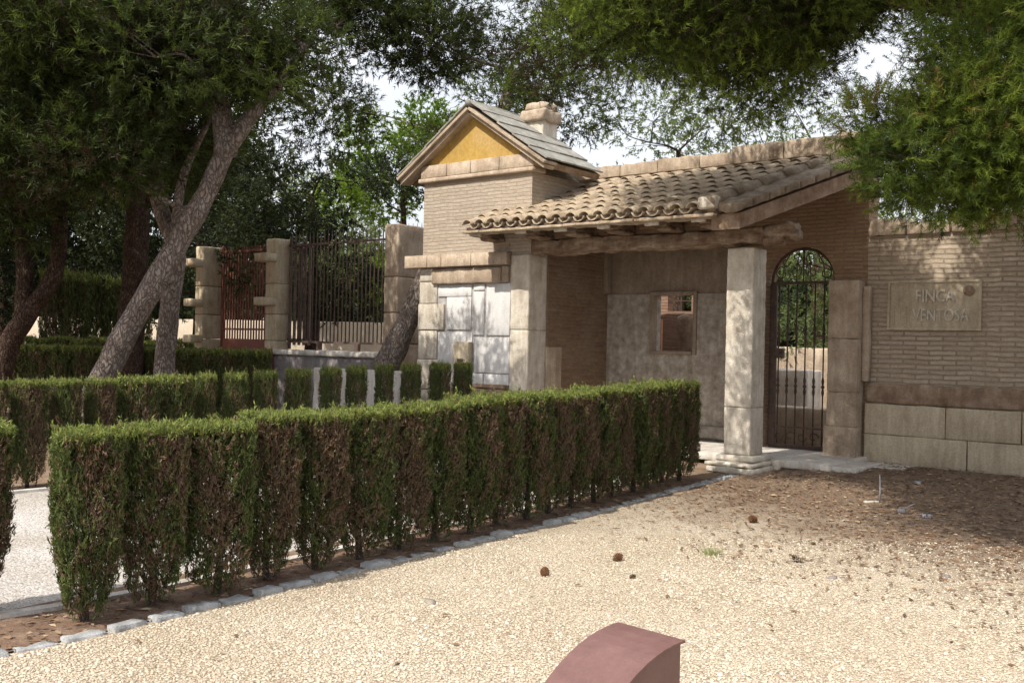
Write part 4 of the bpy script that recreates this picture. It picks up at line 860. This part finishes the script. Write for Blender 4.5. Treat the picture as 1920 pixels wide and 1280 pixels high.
# ------------------------------------------------------------------ the steel box in the foreground
top = .80; A = Vector((.58, 3.33, 0)); Bp = Vector((.40, 3.57, 0)); A = Bp + Vector((.71, -.704, 0)) * .272; e = (A - Bp).normalized(); a = Vector((-e.y, e.x, 0)); a = a if a.x < 0 else -a
ang = math.atan2(e.y, e.x); R_ = .61; Lb = (A - Bp).length
SB = thing('steel_box', 'rust-red steel box with a curved top, cut off by the bottom of the photo', 'box', Bp, ang)
sgn = 1 if Vector((-math.sin(ang), math.cos(ang), 0)).dot(a) > 0 else -1
prof = [(R_ * math.sin(k * math.pi / 36), top - R_ * (1 - math.cos(k * math.pi / 36))) for k in range(19)]
mb = MB(); th = .008; vs = []; fs = []
for (u, z) in [(-.012, top)] + prof + [(R_, .0)]:
    for x in (-.006, Lb + .012):
        for t in (0, th):
            k = math.hypot(1, 1); vs.append((x, sgn * (u - (t if z < top - .3 else 0)), z - (t if z >= top - .3 else 0)))
n = len(prof) + 2
for i in range(n - 1):
    b, c = i * 4, (i + 1) * 4
    fs += [(b, c, c + 2, b + 2), (b + 1, b + 3, c + 3, c + 1), (b, b + 1, c + 1, c), (b + 2, c + 2, c + 3, b + 3)]
fs += [(0, 2, 3, 1)]; mb.add(vs, fs, False); mb.build('curved_sheet', M_corten, SB)
mb = MB(); pr = [(u, z - th - .001) for u, z in prof]
ol = [(u, z) for u, z in pr] + [(R_ - th - .001, .01), (.0, .01)]
m_ = len(ol)
for x0, x1 in ((Lb - .008, Lb), (.0, .008)):
    vs = [(x, sgn * min(u, R_ - th - .001), z) for x in (x0, x1) for u, z in ol]
    mb.add(vs, [tuple(range(m_)), tuple(range(2 * m_ - 1, m_ - 1, -1))] + [(i, m_ + i, m_ + (i + 1) % m_, (i + 1) % m_) for i in range(m_)])
mb.build('side_plate', M_corten, SB)
mb = MB(); mb.box(.009, Lb - .009, min(0, sgn * .008), max(0, sgn * .008), .01, top - th - .002); mb.build('back_plate', M_corten, SB)

# ------------------------------------------------------------------ small things on the gravel
def cone(x, y, s, label, dark):
    rng = random.Random(int(x * 100)); V = []; F = []; T = []; n = 60
    for k in range(n):
        t = k / n; ph = k * 2.39996; z = (t - .5) * 2.1; r = .54 * math.sin(math.pi * (t * .86 + .1)) ** .8
        c = Vector((math.cos(ph) * r, math.sin(ph) * r, z)); o = Vector((math.cos(ph), math.sin(ph), .5)).normalized(); w = Vector((-math.sin(ph), math.cos(ph), 0))
        b = len(V); V += [c * .35 + Vector((0, 0, z * .55)) - w * .1, c * .35 + Vector((0, 0, z * .55)) + w * .1, c + o * .38 + w * .17, c + o * .38 - w * .17]
        F.append((b, b + 1, b + 2, b + 3)); T.append(min(1, max(0, dark + rng.uniform(-.3, .3))))
    V = [v * s for v in V]
    o = link('pine_cone', np_mesh('pine_cone', V, F, M_cone, T), None, (x, y, gz(x, y) + s * .75), (RAD(70), .3, rng.random() * 6)); tag(o, label, 'pine cone')
cone(.29, 7.66, .042, 'reddish brown pine cone alone on the pale gravel, nearest the steel box', .5)
cone(.91, 8.24, .042, 'brown pine cone between the hedge edging and the grass tuft', .2)
cone(2.43, 8.33, .045, 'dull brown pine cone right of the grass tuft', .3)
cone(2.5, 10.17, .05, 'dark pine cone on the litter near the end of the front hedge', .1)
cone(.96, 7.63, .025, 'small broken pine cone on the gravel just in front of the brown cone', .2)
def pebble(x, y, s, label, mat):
    mb = MB(); mb.stone(-s, s, -s * .8, s * .8, -s * .3, s * .8, s * .7, s * .25, s * .5, 18 / s * .05); tag(mb.build('stone', mat, None, (x, y, gz(x, y)), (0, 0, x)), label, 'stone')
pebble(-.52, 6.79, .04, 'rounded grey stone alone on the gravel near the front hedge', M_plaster)
pebble(2.54, 7.77, .035, 'grey stone on the gravel in front of the dull brown cone', M_darkstone)
pebble(3.48, 7.89, .03, 'small grey stone towards the right edge of the gravel', M_darkstone)
pebble(5.33, 12.98, .05, 'blue-grey stone with a white face lying before the stone wall base', M_bluegrey)
st = thing('garden_stake', 'thin grey stake standing in the litter before the wall', 'stake', (4.35, 11.69, gz(4.35, 11.69)), .3)
mb = MB(); mb.tube([(0, 0, -.02), (.01, 0, .15), (.0, 0, .33)], [.012, .011, .006], 6, .1); mb.build('post', M_bluegrey, st)
mb = MB(); mb.stone(-.2, -.02, -.03, .03, 0, .025, .008, .003, .05); mb.build('foot', M_concrete, st)
def sprig(x, y, label, seed):
    r = random.Random(seed); mb = MB()
    for k in range(6):
        d = r.uniform(0, 6.28); l = r.uniform(.06, .16); mb.tube([(0, 0, 0), (math.cos(d) * l * .4, math.sin(d) * l * .4, l * .5), (math.cos(d) * l, math.sin(d) * l, l * r.uniform(.3, 1))], [.008, .007, .003], 5)
    mb.stone(-.05, .05, -.03, .03, 0, .05, .02, .008, .03); tag(mb.build('dry_twig', M_bluegrey, None, (x, y, gz(x, y))), label, 'twig')
sprig(4.32, 10.96, 'dark blue-grey twig lying left of the forked twig', 4); sprig(4.47, 10.65, 'pale forked grey twig lying on the litter, nearest the right edge', 9)
def grass(x, y):
    rng = np.random.default_rng(2); n = 80; V = []; T = []
    a = rng.random(n) * 6.283; r = .07 * np.sqrt(rng.random(n)); h = .03 + .07 * rng.random(n); bx = r * np.cos(a); by = r * np.sin(a); w = .003
    tx = bx * 1.8 + .03 * rng.standard_normal(n); ty = by * 1.8 + .03 * rng.standard_normal(n)
    V = np.stack([np.stack([bx - w, by, 0 * h], -1), np.stack([bx + w, by, 0 * h], -1), np.stack([tx, ty, h], -1)], 1).reshape(-1, 3)
    tag(link('grass_tuft', np_mesh('grass_tuft', V, np.arange(n * 3).reshape(-1, 3), M_grass, rng.random(n)), None, (x, y, gz(x, y))), 'small green grass tuft growing alone in the gravel', 'grass')
grass(1.76, 8.57)
